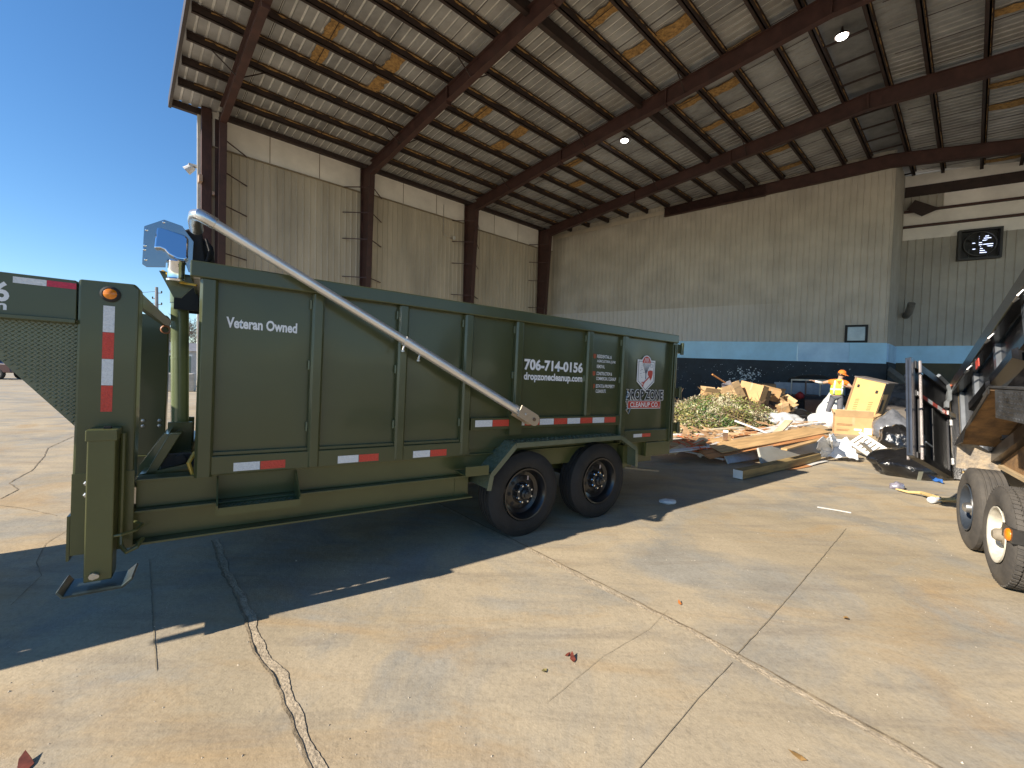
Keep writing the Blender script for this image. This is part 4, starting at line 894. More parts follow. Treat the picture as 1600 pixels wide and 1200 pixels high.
mb = MB(); mb.box(.035,.06,-.05,-.01,-.02,1.0); bb(mb, 'seal_strip', mat('tan_seal', (.50,.36,.16), .7))
mb = MB(); mb.tube([(1.9,-.9,-.15),(2.5,-.9,-.95)], .05, 12); bb(mb, 'lift_cylinder', BDUST)
mb = MB(); mb.beam((2.6,-.5,-.2),(.8,-.5,-.28),.06,.08); mb.beam((2.6,-1.4,-.2),(.8,-1.4,-.28),.06,.08); bb(mb, 'hoist_arm', BDUST)
# the open left barn door, hung on the rear post
PH = R(29)
gd = UF*math.cos(PH) + UY*math.sin(PH); gn = gd.cross(UV)
GX = Matrix((gd, gn, UV)).transposed().to_4x4(); GX.translation = UO+UY*.09
def gg(mb, name, mt=BLACKP, parent=None, **k): return mb.build(name, mt, parent or bt, xf=GX, **k)
GW = .97
s_ = -1
DOORB = mat('black_door_paint', (.010,.010,.011), .5, var=.4, scale=5)
door = MB().box(.0, GW, -.006, .006, -.06, 1.10); door = gg(door, 'barn_door', DOORB)
BST = mat('blue_black_edge', (.022,.030,.045), .35, var=.3, coat=.2)
for a, b, c_, d_ in ((GW-.09, GW, -.09, 1.13), (.0, .06, -.09, 1.13)):
    mb = MB(); mb.box(a, b, -.028, .028, c_, d_); gg(mb, 'door_stile', BST if a > .5 else BLACKP, door, bevel=.004)
for c_, d_ in ((1.02,1.12),(-.09,-.02),(.66,.74)):
    mb = MB(); mb.box(.06, GW-.09, -.04, .04, c_, d_); gg(mb, 'door_rail', DOORB, door, bevel=.004)
for a in (.42,.75):
    mb = MB(); mb.box(a, a+.05, -.03, .03, -.02, .66); gg(mb, 'door_stile', DOORB, door, bevel=.004)
for sg in (-1, 1):
    n_ = 6; x0 = .12; wd_ = (GW-.10-x0)/n_
    for k in range(n_):
        mb = MB(); y = sg*.0415; mb.box(x0+k*wd_+.002, x0+(k+1)*wd_-.002, min(y, y+sg*.0015), max(y, y+sg*.0015), .675, .725); gg(mb, 'reflector_tape', REFR if k % 2 == 0 else REFW, door)
    mb = MB(); mb.tube([(GW-.13, sg*.062, -.10), (GW-.13, sg*.062, 1.12)], .016, 10); gg(mb, 'lock_rod', mat('worn_rod', (.36,.32,.30), .4, metal=.6, var=.2), door)
    for v in (.05,.5,.95):
        mb = MB(); mb.box(GW-.155, GW-.105, min(sg*.045,sg*.08), max(sg*.045,sg*.08), v-.012, v+.012); gg(mb, 'rod_clip', BLACKP, door)
    mb = MB(); mb.box(GW-.23, GW-.165, min(sg*.04,sg*.055), max(sg*.04,sg*.055), -.02, .22); mb.tube([(GW-.20, sg*.07, .13),(GW-.33, sg*.08, .11)], .009, 6); gg(mb, 'latch', mat('latch_steel', (.28,.33,.38), .35, metal=.6), door)
    mb = MB(); mb.tube([(.34,sg*.05,1.13),(.12,sg*.05,1.10),(.07,sg*.05,1.02),(.07,sg*.05,.90),(.15,sg*.05,.84),(.16,sg*.05,.76)], .026, 4); gg(mb, 'door_bar', mat('grey_bar', (.28,.30,.31), .35, metal=.4), door)
    mb = MB(); mb.beam((.16,sg*.06,.70),(-.12,sg*.075,.70),.02,.05); gg(mb, 'door_strap', STEEL, door)
# the other barn door, folded along the far side
mb = MB(); mb.box(.3, 1.35, -BW-.14, -BW-.10, -.05, 1.08); bb(mb, 'barn_door', BLACKP)

# ------------------------------------------------------------------ debris on the slab
CARD = mat('cardboard', (.56,.34,.155), .8, var=.12, scale=2, bump=.05)
CARD2 = mat('cardboard_pale', (.58,.39,.20), .8, var=.12, scale=2)
CARDD = mat('cardboard_dark', (.30,.19,.10), .85, var=.2, scale=3)
WOOD = mat('raw_lumber', (.52,.33,.15), .75, var=.25, scale=1.5, stretch=(1,10,10), bump=.15, bscale=8)
WOODD = mat('treated_lumber', (.30,.21,.085), .8, var=.35, scale=2, stretch=(1,8,8), bump=.2, bscale=8)
WOODO = mat('orange_plywood', (.50,.23,.09), .75, var=.3, scale=1.5, stretch=(1,8,8), bump=.15)
WTRIM = mat('white_trim_board', (.74,.72,.68), .55, var=.08, scale=3)
GPANEL = mat('grey_door_panel', (.40,.385,.33), .6, var=.12, scale=2)
PLAST = mat('clear_plastic_sheet', (.62,.64,.66), .25, var=.2, scale=4, bump=.5, bscale=12, coat=.3)
WPLAST = mat('white_plastic', (.76,.78,.80), .4, var=.08, scale=5, bump=.3, bscale=14)
BAG = mat('black_bin_bag', (.010,.010,.011), .20, var=.3, scale=4, bump=1.0, bscale=14, coat=.4)
GBAG = mat('grey_bin_bag', (.15,.155,.17), .25, var=.3, scale=4, bump=.8, bscale=8, coat=.3)
def orient(o, p, yaw=0, pitch=0, roll=0):
    o.location = p; o.rotation_euler = (roll, pitch, yaw); return o
def put(mb, name, mt, label, cat, p, rot=(0,0,0), group=None, **k):
    o = mb.build(name, mt, None, **k); o.location = p; o.rotation_euler = rot; return tag(o, label, cat, group)
def bar(name, a, b, wd, ht, mt, label, cat='board', group=None, up=(0,0,1), **k):   # a straight board from a to b
    a, b = Vector(a), Vector(b); d = b-a; L_ = d.length; d.normalize(); up = Vector(up)
    x = d; y = up.cross(x).normalized(); z = x.cross(y)
    mb = MB(); nseg = 6
    sag = random.uniform(-.01,.01); pts = []
    for i in range(nseg+1):
        t = i/nseg; zz = sag*math.sin(PI*t)*4*.25
        pts += [(L_*t,-wd/2,-ht/2+zz),(L_*t,wd/2,-ht/2+zz),(L_*t,wd/2,ht/2+zz),(L_*t,-wd/2,ht/2+zz)]
    fs = [(4*i+j,4*i+(j+1) % 4,4*i+4+(j+1) % 4,4*i+4+j) for i in range(nseg) for j in range(4)]+[(0,1,2,3),(4*nseg,4*nseg+1,4*nseg+2,4*nseg+3)]
    mb.add(pts, fs)
    o = mb.build(name, mt, None, **k); m_ = Matrix((x, y, z)).transposed().to_4x4(); m_.translation = a; o.matrix_world = m_
    return tag(o, label, cat, group)
LUM = 'scrap boards in the loose pile behind the olive trailer'
# the timber in front
tb = bar('timber', G(1153,741,.08), G(1276,713,.10), .15, .13, WOODD, 'thick weathered timber lying in front of the scrap board pile', 'timber', bevel=.006)
mb = MB(); mb.box(-.004, .0, -.074, .074, -.064, .064); e = mb.build('painted_end', WTRIM, tb)
# big grey panel and white panel, leaning on the heap
def sheet(name, pts, th, mt, label, cat='panel', group=None):
    P = [Vector(p) for p in pts]; c = sum(P, Vector())/len(P); n = (P[1]-P[0]).cross(P[2]-P[0]).normalized()
    mb = MB(); k = len(P); mb.add([p-c for p in P]+[p-c-n*th for p in P], [tuple(range(k)), tuple(range(2*k-1,k-1,-1))]+[(i,(i+1) % k,k+(i+1) % k,k+i) for i in range(k)])
    o = mb.build(name, mt, None); o.location = c; return tag(o, label, cat, group)
def lean(a, b, up): return [Vector(a), Vector(b), Vector(b)+Vector(up), Vector(a)+Vector(up)]
sheet('door_panel', lean(G(1192,727,.04), G(1300,704,.04), (.05,.24,.27)), .04, GPANEL, 'large grey door panel leaning under the plywood, right of the white panel')
sheet('panel_sheet', lean(G(1139,724,.03), G(1190,716,.03), (-.05,.22,.26)), .03, mat('blue_white_panel', (.60,.66,.72), .4), 'bluish white panel tilted up beside the grey door panel')
PALES = [WTRIM, MATS.get('cream') or mat('cream_scrap', (.66,.56,.40), .7, var=.2), WOOD, mat('pale_pine', (.62,.46,.28), .7, var=.2), WOODO]
for k in range(46):
    t = random.random(); px = 1046+215*t; py = 700-26*t+random.uniform(-13,9); z = random.uniform(.04,.30)
    a = G(px, py, z); an = random.gauss(.5,.32); L_ = random.uniform(.5,1.7); e = Vector((math.cos(an)*L_, math.sin(an)*L_, random.uniform(-.03,.10)))
    bar('scrap_board', a-e*.5, a+e*.5, random.uniform(.06,.18), random.uniform(.012,.03), random.choice(PALES[:2]+PALES), 'loose pale offcut lying across the scrap board pile', 'board', 'offcuts strewn over the scrap pile', up=(random.gauss(0,.25),random.gauss(-.2,.25),1))
# plywood sheets fanned over the pile
for i, (a, b, wz, mt, lab) in enumerate([
    ((1120,703,.26),(1288,672,.52),.24,WOOD,'long tan plywood sheet on top of the scrap pile'),
    ((1100,711,.18),(1284,678,.46),.26,WOODO,'orange brown plywood sheet under the long tan sheet'),
    ((1128,697,.28),(1270,671,.50),.22,WOOD,'tan plywood sheet behind the long tan sheet'),
    ((1085,703,.18),(1215,681,.36),.22,WOODO,'short orange plywood sheet in the middle of the pile'),
    ((1150,690,.28),(1290,667,.46),.22,mat('tan_fibreboard', (.46,.33,.19), .8, var=.15),'tan fibreboard sheet at the back of the pile')]):
    bar('plywood_sheet', G(*a), G(*b), wz, .018, mt, lab, 'plywood', LUM, up=(0.15*(i % 3-1), -.35, 1))
# boards
for (a, b, wd, ht, mt, lab) in [
    ((1046,687,.06),(1135,683,.10),.12,.03,WTRIM,'white trim board nearest the trailer tail, lying flat'),
    ((1052,679,.08),(1150,677,.14),.10,.03,WTRIM,'white trim board behind the flat white one'),
    ((1088,673,.10),(1160,668,.2),.14,.03,mat('cream_board', (.66,.58,.42), .6),'cream board at the back left of the pile'),
    ((1148,657,.55),(1208,680,.28),.14,.03,WTRIM,'white board slanting down across the pile, upper end left'),
    ((1208,681,.30),(1233,657,.62),.16,.03,mat('pale_tan_board', (.55,.42,.27), .7),'short tan board propped up at the back of the pile'),
    ((1132,698,.12),(1134,674,.52),.09,.05,WTRIM,'white stub standing upright in the pile'),
    ((1078,703,.14),(1100,686,.40),.20,.07,mat('tan_block', (.50,.36,.22), .7),'thick short block tilted at the left of the pile'),
    ((1092,714,.05),(1106,694,.30),.14,.03,WTRIM,'white offcut leaning at the front left of the pile'),
    ((1038,697,.08),(1132,718,.05),.05,.03,mat('blue_white_strip', (.60,.63,.66), .5),'thin white strip poking out at the front left'),
    ((1065,697,.16),(1150,690,.22),.09,.03,WOOD,'tan board lying under the tilted block'),
    ((1108,692,.22),(1180,676,.32),.07,.03,WOODO,'narrow orange strip across the pile'),
    ((1172,680,.28),(1228,665,.38),.34,.012,WTRIM,'wide white sheet scrap at the back of the pile'),
    ((1240,666,.3),(1276,661,.32),.16,.02,WTRIM,'small white slatted scrap at the far right of the pile'),
    ((1055,692,.05),(1120,700,.08),.06,.03,WOODO,'orange strip half hidden under the white boards'),
    ((1225,702,.34),(1296,683,.40),.10,.03,WOOD,'splintered tan board along the grey panel top'),
    ((1262,727,.015),(1290,720,.015),.10,.012,WTRIM,'flat white scrap beside the timber'),
    ((1228,733,.015),(1262,727,.015),.14,.012,WOODO,'flat brown scrap beside the timber'),
    ((1064,681,.1),(1112,689,.16),.11,.025,mat('brown_board', (.33,.20,.10), .7),'brown board under the white trim boards'),
    ((1142,683,.28),(1216,667,.36),.12,.03,WOODO,'orange brown board behind the slanting white board')]:
    bar('scrap_board', G(*a), G(*b), wd, ht, mt, lab, 'board', LUM)
# heap of splinters that fills the pile
mb = MB()
for k in range(170):
    t = random.random(); q = G(1070+195*t+random.uniform(-15,15), 703-22*t+random.uniform(-14,10), .02)
    a = random.uniform(-.9, 2.2); L_ = random.uniform(.15,.8); z = random.uniform(.02,.30)
    mb.beam(q+Vector((0,0,z)), q+Vector((math.cos(a)*L_, math.sin(a)*L_, z+random.uniform(-.1,.12))), random.uniform(.02,.09), random.uniform(.008,.02))
tag(mb.build('splinters', mat('splinters', (.45,.30,.16), .85, var=.4, scale=1.3, col2=(.22,.11,.05)), None), 'tangle of splintered wood filling the scrap pile', 'wood scraps', kind='stuff')
mb = MB()
for k in range(90):
    q = G(random.uniform(1070,1095), random.uniform(690,703), random.uniform(.1,.3)); a = random.uniform(0,6.3)
    mb.beam(q, q+Vector((math.cos(a)*.3, math.sin(a)*.3, random.uniform(-.05,.15))), .012, .012)
tag(mb.build('orange_netting', mat('orange_netting', (.65,.10,.02), .6, var=.2), None), 'bunch of orange netting at the left of the scrap pile', 'netting', kind='stuff')

# brush pile: cut branches with pale drying leaves
LEAFS = [mat('leaf_pale', (.58,.53,.35), .7, var=.15, scale=3), mat('leaf_olive', (.24,.28,.075), .7, var=.25, scale=3), mat('leaf_green', (.11,.20,.05), .6, var=.2, scale=3), mat('leaf_brown', (.16,.10,.05), .8, var=.3, scale=3), mat('leaf_yellow', (.40,.34,.11), .7, var=.2, scale=3)]
bc = (G(1066,680)+G(1236,662))/2; b0 = G(1058,683); b1 = G(1262,664)
bdir = (b1-b0).normalized(); bdep = Vector((-bdir.y, bdir.x, 0)); 
if bdep.y < 0: bdep = -bdep
blen = (b1-b0).length
brush = empty('brush_pile', 'heap of cut brush with pale drying leaves behind the scrap boards', 'brush pile', b0.lerp(b1,.5)+bdep*1.3)
BO = Vector(brush.location)
def bh(u, v):                                            # height of the heap
    e = max(0, 1-abs(2*u-1)**3.0)*max(0, 1-abs(v/1.35-1)**2.2)
    return (.52+.26*min(1, u*1.5+.35)+.09*math.sin(9*u+2)+.10*math.sin(17*u+v*3))*e**.6*(1.0 if u < .62 else 1-.9*(u-.62))
leafmb = [MB() for _ in LEAFS]
for k in range(26000):
    u = random.random(); v = random.uniform(0, 2.4)
    hh = bh(u, v)
    if hh < .03: continue
    z = hh*random.uniform(.55 if random.random() < .8 else .1, 1.10)
    c_ = b0+bdir*(u*blen)+bdep*v+Vector((0,0,z)) - BO
    cl = math.sin(u*23+v*2)+math.sin(u*11-v*5+1)*.8+random.gauss(0,.7)
    gi = 2 if abs(u-.34+.1*math.sin(v*3)) < .06+.05*random.random() and random.random() < .55 else (0 if cl > .45 else 1 if cl > -.7 else 3 if random.random() < .5 else 4)
    if u < .30 and random.random() < .5: gi = random.choice((4,1,4,0))
    if z < .25 and random.random() < .4: gi = random.choice((1,4,3))
    r_ = random.uniform(.028,.065); e = Vector((random.gauss(0,1),random.gauss(0,1),random.gauss(0,.8))).normalized(); q = e.cross(Vector((random.gauss(0,1),random.gauss(0,1),random.gauss(0,1)))).normalized()
    leafmb[gi].add([c_-e*r_, c_+q*r_*.27, c_+e*r_, c_-q*r_*.27], [(0,1,2,3)])
for i, lm in enumerate(leafmb):
    o = lm.build('leaves', LEAFS[i], brush); o['kind'] = 'stuff'
mb = MB()
for k in range(480):
    u = random.random(); v = random.uniform(.1,2.2); z = bh(u,v)*random.uniform(.5,1.08); c_ = b0+bdir*(u*blen)+bdep*v+Vector((0,0,z))-BO
    d = Vector((random.gauss(0,1),random.gauss(0,1),random.gauss(.2,.5))).normalized()*random.uniform(.2,.6)
    mb.tube([c_, c_+d*.5+Vector((0,0,.02)), c_+d], [.012,.009,.004], 4)
o = mb.build('twigs', mat('twig_brown', (.24,.165,.10), .85, var=.3), brush); o['kind'] = 'stuff'
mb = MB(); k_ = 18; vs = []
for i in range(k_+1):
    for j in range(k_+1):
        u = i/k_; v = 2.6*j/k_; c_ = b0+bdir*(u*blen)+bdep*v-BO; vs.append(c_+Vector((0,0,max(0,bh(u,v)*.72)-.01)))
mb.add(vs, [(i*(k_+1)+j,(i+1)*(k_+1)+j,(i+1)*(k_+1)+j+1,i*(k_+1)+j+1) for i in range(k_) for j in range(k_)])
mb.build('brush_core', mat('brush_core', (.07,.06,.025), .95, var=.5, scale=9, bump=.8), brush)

# cardboard boxes: open carton with flaps, tape and label
def carton(p, dims, yaw, label, tilt=(0,0), mt=CARD, flaps=True, lab=False, group='cardboard boxes on the debris heap'):
    L_, W_, H_ = dims; t = .006
    r = empty('cardboard_box', label, 'box', p, (tilt[0], tilt[1], yaw), group)
    mb = MB(); mb.box(-L_/2,L_/2,-W_/2,W_/2,0,t); mb.box(-L_/2,L_/2,-W_/2,-W_/2+t,t,H_); mb.box(-L_/2,L_/2,W_/2-t,W_/2,t,H_); mb.box(-L_/2,-L_/2+t,-W_/2+t,W_/2-t,t,H_); mb.box(L_/2-t,L_/2,-W_/2+t,W_/2-t,t,H_)
    mb.build('box_wall', mt, r)
    if flaps:
        for (a, b, nx, ny) in (((-L_/2,-W_/2),(L_/2,-W_/2),0,-1),((L_/2,-W_/2),(L_/2,W_/2),1,0),((L_/2,W_/2),(-L_/2,W_/2),0,1),((-L_/2,W_/2),(-L_/2,-W_/2),-1,0)):
            an = random.uniform(-.5,1.2); w_ = W_*.45; off = Vector((nx*math.sin(an)*w_, ny*math.sin(an)*w_, math.cos(an)*w_)); a_, b_ = Vector((*a,H_)), Vector((*b,H_)); o_ = Vector((nx,ny,.3))*t
            mb = MB(); mb.hexa([a_,b_,b_+off,a_+off,a_+o_,b_+o_,b_+off+o_,a_+off+o_]); mb.build('flap', CARD2 if mt == CARD else mt, r)
    else:
        mb = MB(); mb.box(-L_/2,L_/2,-W_/2,W_/2,H_,H_+t); mb.build('box_lid', mt, r)
    mb = MB(); mb.box(-.03,.03,-W_/2-.002,-W_/2-.0003,H_*.55,H_-.002); mb.build('packing_tape', mat('packing_tape', (.55,.40,.22), .25), r)
    if lab:
        for (x, z, w_, h_) in lab:
            mb = MB(); mb.box(x,x+w_,-W_/2-.003,-W_/2-.0003,z,z+h_); mb.build('paper_label', WHITEP, r)
    return r
for (px, py, y, dims, yaw, tilt, lab, mt, fl) in [
    (1107,613,15.0,(.50,.40,.36),.5,(.1,.1),'small open carton at the left end of the heap',CARD,True),
    (1150,610,15.4,(.55,.45,.40),-.5,(.3,-.35),'round-topped open carton beside the shovel blade',CARD2,True),
    (1172,611,15.6,(.80,.45,.62),-.35,(-.15,.2),'largest carton, standing in the middle of the heap',CARD,False),
    (1187,615,15.8,(.45,.40,.35),.4,(.1,.2),'dark carton right of the largest one',CARDD,True),
    (1200,609,16.2,(.62,.40,.44),.2,(.2,.25),'bright carton tilted to the right near the top of the heap',CARD,False),
    (1214,612,16.4,(.40,.35,.30),.8,(-.2,.1),'brown carton behind the bright tilted one',CARDD,True),
    (1224,622,15.8,(.42,.30,.32),-.3,(.4,.6),'small carton lying on its side at the right end of the heap',CARD2,True),
    (1226,630,15.4,(.30,.25,.24),.6,(.1,-.4),'smallest carton, at the right foot of the heap',CARD,True),
    (1196,598,17.2,(.70,.40,.30),.1,(.1,.0),'dark flat carton at the back of the heap',CARDD,False)]:
    P = D(px, py+8, y); carton(P-Vector((0,0,.15)), dims, yaw-.6, lab, tilt, mt, fl)
    # support under the box so that nothing floats
core = MB(); pts_ = [D(1070,640,15.2),D(1235,640,15.2),D(1240,640,18.5),D(1090,640,18.5)]
vs = []; k_ = 16
for i in range(k_+1):
    for j in range(k_+1):
        u, v = i/k_, j/k_
        q = pts_[0].lerp(pts_[1],u).lerp(pts_[3].lerp(pts_[2],u),v); e = (1-abs(2*u-1)**4)*(1-abs(2*v-1)**4)
        vs.append(Vector((q.x,q.y,max(-.01,(.72+.20*math.sin(u*7+.5)+.12*math.sin(u*23+v*9)+random.uniform(-.12,.12))*e-.01))))
core.add(vs, [(i*(k_+1)+j,(i+1)*(k_+1)+j,(i+1)*(k_+1)+j+1,i*(k_+1)+j+1) for i in range(k_) for j in range(k_)])
tag(core.build('rubbish_heap', mat('rubbish_mix', (.17,.13,.10), .9, var=.6, scale=5, col2=(.05,.04,.04), bump=.8, bscale=14), None), 'low mixed rubbish under the cardboard boxes', 'rubbish', kind='stuff')
# shovel with an orange handle, grey crate at its blade
sh = empty('shovel', 'shovel with an orange wooden handle sticking up from the heap', 'shovel', D(1134,600,15.6))
a, b = D(1113,585,15.3)-Vector(sh.location), D(1133,598,15.5)-Vector(sh.location)
mb = MB(); mb.tube([a,b], .028, 10); mb.build('handle', mat('orange_handle', (.62,.27,.09), .5, var=.15), sh)
mb = MB(); c0, c1, c2, c3 = [D(x,y_,15.6)-Vector(sh.location) for x, y_ in ((1127,600),(1141,594),(1146,605),(1131,611))]
off = Vector((.02,.05,0)); mb.hexa([c0,c1,c2,c3,c0+off,c1+off,c2+off,c3+off]); mb.build('blade', mat('grey_blade', (.40,.40,.43), .4, metal=.3, var=.25, scale=12), sh, bevel=.01)
# things in the shade along the push wall
def junkbox(px, py, y, dims, yaw, name, mt, label, cat, group=None, roll=0, base=None):
    P = D(px, py, y); L_, W_, H_ = dims; mb = MB(); mb.box(-L_/2,L_/2,-W_/2,W_/2,0,H_)
    return put(mb, name, mt, label, cat, (P.x,P.y,base if base is not None else max(0,P.z)), (roll,0,yaw), group, bevel=.01)
SHD = 'furniture dumped along the dark wall'
o = junkbox(1262,616,19.2,(2.6,.7,.5),-.55,'bed_base',mat('pale_blue_grey_fabric', (.30,.34,.40), .7, var=.15),'pale blue grey bed base lying against the dark wall','bed base',base=.85)
o = junkbox(1258,640,18.0,(2.3,.7,.85),-.5,'sofa_frame',mat('dark_brown_fabric', (.060,.047,.042), .8, var=.3),'long dark brown sofa body under the pale bed base','sofa',base=0)
o = junkbox(1283,638,17.0,(1.1,.6,.72),-.6,'cabinet',mat('brown_cabinet', (.10,.06,.045), .6, var=.2),'brown cabinet left of the worker in orange','cabinet',base=0)
P_ = D(1269,612,17.8)
cab = empty('shelf_frame', 'open wooden shelf frame with three bays lying on its side', 'shelf', (P_.x,P_.y,.86), (0,0,-.55))
mb = MB(); 
for x in (-.75,-.25,.25,.72): mb.box(x,x+.04,-.2,.2,0,.62)
mb.box(-.75,.76,-.2,.2,.62,.66); mb.box(-.75,.76,-.2,.2,-.04,0); mb.build('shelf_body', mat('shelf_brown', (.16,.10,.075), .6), cab)
mb = MB(); mb.box(-.76,.77,-.215,-.2,.60,.665); mb.box(-.76,-.72,-.215,-.2,-.04,.60); mb.box(.73,.77,-.215,-.2,-.04,.60); mb.box(.22,.27,-.215,-.2,-.04,.60); mb.build('shelf_edge', mat('cream_edge', (.50,.45,.36), .6), cab)
put(MB().tube([(0,0,0),(.12,.02,.06),(.24,0,0)], [.12,.16,.1], 12), 'red_cushion', mat('red_fabric', (.30,.02,.02), .7), 'small red cushion beside the wooden shelf frame', 'cushion', D(1246,620,17.4), smooth=True)
def lump(name, p, size, mt, label, cat, seed=0, group=None, spike=.16, top=None, sub=4):
    bm = bmesh.new(); bmesh.ops.create_icosphere(bm, subdivisions=sub, radius=1); rnd = random.Random(seed)
    fr = [(Vector((rnd.gauss(0,1),rnd.gauss(0,1),rnd.gauss(0,1)))*rnd.uniform(1.2,3.2), rnd.uniform(0,6.3), rnd.uniform(.3,1)) for _ in range(14)]
    for v in bm.verts:
        n = sum(abs(math.sin(v.co.dot(a)+ph))*w_ for a, ph, w_ in fr)/sum(w_ for *_, w_ in fr)
        r_ = 1+spike*(n-.63)*4
        v.co *= r_
        if top and v.co.z > .35: k = (v.co.z-.35); v.co.x *= max(.2,1-k*top); v.co.y *= max(.2,1-k*top); v.co.z += k*top*.5
        if v.co.z < -.55: v.co.z = -.55
        v.co = Vector((v.co.x*size[0], v.co.y*size[1], (v.co.z+.55)*size[2]))
    me = bpy.data.meshes.new(name); bm.to_mesh(me); bm.free(); o = bpy.data.objects.new(name, me); C.objects.link(o); me.materials.append(mt)
    for p_ in me.polygons: p_.use_smooth = True
    o.location = p; return tag(o, label, cat, group)
GG = lambda x, y: G(x, y, 0)
lump('bin_bag', GG(1436,742), (.78,.46,.30), BAG, 'flat shiny black bin bag on the ground in front of the open door', 'bin bag', 1, spike=.22)
lump('bin_bag', GG(1421,712)+Vector((.2,.5,0)), (.36,.36,.38), BAG, 'upright black bin bag behind the white ladder', 'bin bag', 2, spike=.2)
lump('bin_bag', GG(1408,690)+Vector((.1,.4,0)), (.44,.40,.44), GBAG, 'grey translucent bin bag with a peaked top beside the carton', 'bin bag', 3, spike=.16, top=.5)
lump('bin_bag', D(1251,657,14.5)*1, (.45,.4,.34), BAG, 'dull black bin bag at the foot of the brown sofa', 'bin bag', 4)
lump('bin_bag', GG(1266,668), (.42,.35,.25), BAG, 'small glossy black bin bag nearest the brush heap', 'bin bag', 5, spike=.25)
for o in [x for x in C.objects if x.name.startswith('bin_bag')]: o.location.z = 0
lump('white_plastic_bag', GG(1293,672)+Vector((.15,.2,0)), (.60,.45,.36), WPLAST, 'crumpled white plastic bag at the feet of the worker', 'plastic bag', 6, spike=.2)
lump('white_plastic_bag', GG(1306,664)+Vector((.2,.5,0)), (.42,.4,.62), mat('white_film', (.66,.70,.69), .35, bump=.4, bscale=10), 'white plastic film bundle between worker and tall furniture back', 'plastic bag', 7, spike=.2, top=.5)
lump('plastic_sheet', GG(1222,668)+Vector((0,.2,0)), (.70,.35,.30), PLAST, 'crumpled clear plastic sheet between brush heap and white boards', 'plastic sheet', 8, spike=.25)
lump('sink_bowl', D(1296,605,20)+Vector((-.6,.3,0)), (1.1,.6,.36), mat('black_heap', (.012,.012,.013), .7), 'black tarpaulin bundle against the wall left of the worker', 'tarpaulin', 9).name = 'tarpaulin_bundle'
# low white box lid, little boxes, paper in the shade
junkbox(1250,657,15.0,(.8,.4,.22),-.4,'white_tray',WTRIM,'flat white tray at the foot of the brown sofa','tray',base=0)
junkbox(1275,660,14.4,(.32,.25,.28),-.6,'small_carton',CARD,'small brown carton by the white bag','box',base=0)
junkbox(1240,648,15.6,(.10,.10,.55),.2,'white_post',WTRIM,'short white post at the right end of the brush','post',base=0,roll=.1)
# tall furniture carcass, tan back and black sides, being tipped by the worker
n1 = Vector((-.86,-.51,0)); wx = Vector((.51,-.86,0)); up = Vector((0,0,1)); ta = R(13)
wxr = wx*math.cos(ta) - up*math.sin(ta); upr = up*math.cos(ta) + wx*math.sin(ta)
fb = G(1312,669,.03)
fm = Matrix((wxr, -n1, upr)).transposed().to_4x4(); fm.translation = fb
fu = empty('furniture_carcass', 'tall furniture unit with a tan hardboard back and black sides, tilted by the worker', 'furniture'); fu.matrix_world = fm
FWD, FDP, FHT = .74, .60, 1.66
TAN = mat('tan_hardboard', (.64,.42,.15), .65, var=.08, scale=1.5)
mb = MB(); mb.box(0,FWD,0,.02,0,FHT); mb.build('back_panel', TAN, fu)
mb = MB(); mb.box(FWD,FWD+.02,.0,FDP,0,FHT); mb.box(-.02,0,.0,FDP,0,FHT); mb.build('side_panel', mat('black_laminate', (.02,.017,.016), .5), fu)
mb = MB(); mb.box(FWD+.021,FWD+.027,.0,FDP*.62,.06,FHT*.80); mb.build('side_sheet', mat('tan_sheet_dull', (.42,.25,.10), .7), fu)
mb = MB(); mb.box(FWD+.028,FWD+.032,.06,.2,.80,1.16); mb.build('side_cutout', BLKMATT, fu)
mb = MB(); mb.box(-.05,FWD+.06,-.02,FDP+.12,FHT,FHT+.03); mb.build('top_board', mat('grey_top', (.16,.14,.13), .5), fu)
mb = MB(); mb.box(-.03,.02,-.012,.0,0,FHT); mb.build('edge_strip', mat('brown_edge', (.28,.17,.08), .6), fu)
for gx in (.20,.54):
    for k in range(11):
        mb = MB(); z = .42+k*.058; mb.beam((gx-.05,-.003,z),(gx+.05,-.003,z+.035),.004,.014); mb.build('vent_slot', mat('slot_brown', (.20,.12,.05), .8), fu)
for x, z in ((.12,1.42),(.60,1.36),(.10,.14)):
    mb = MB(); mb.box(x-.03,x+.03,-.014,.0,z-.045,z+.045); mb.build('corner_bracket', BLKMATT, fu, bevel=.004)
# carton in front of it
P = G(1312,700,0)
cb = carton(G(1330,680,0)+Vector((.25,.30,0)), (.86,.46,.50), -.55, 'printed brown carton standing in front of the tilted furniture', (0,0), CARD, True, [(.02,.13,.17,.05),(.24,.03,.17,.18)], None)
for z, wd_ in ((.28,.36),(.245,.36),(.12,.30),(.09,.26)):
    mb = MB(); 
    mb.box(-.38,-.38+wd_,-.2325,-.2305,z,z+.018); mb.build('print_line', mat('print_brown', (.22,.13,.06), .8), cb)
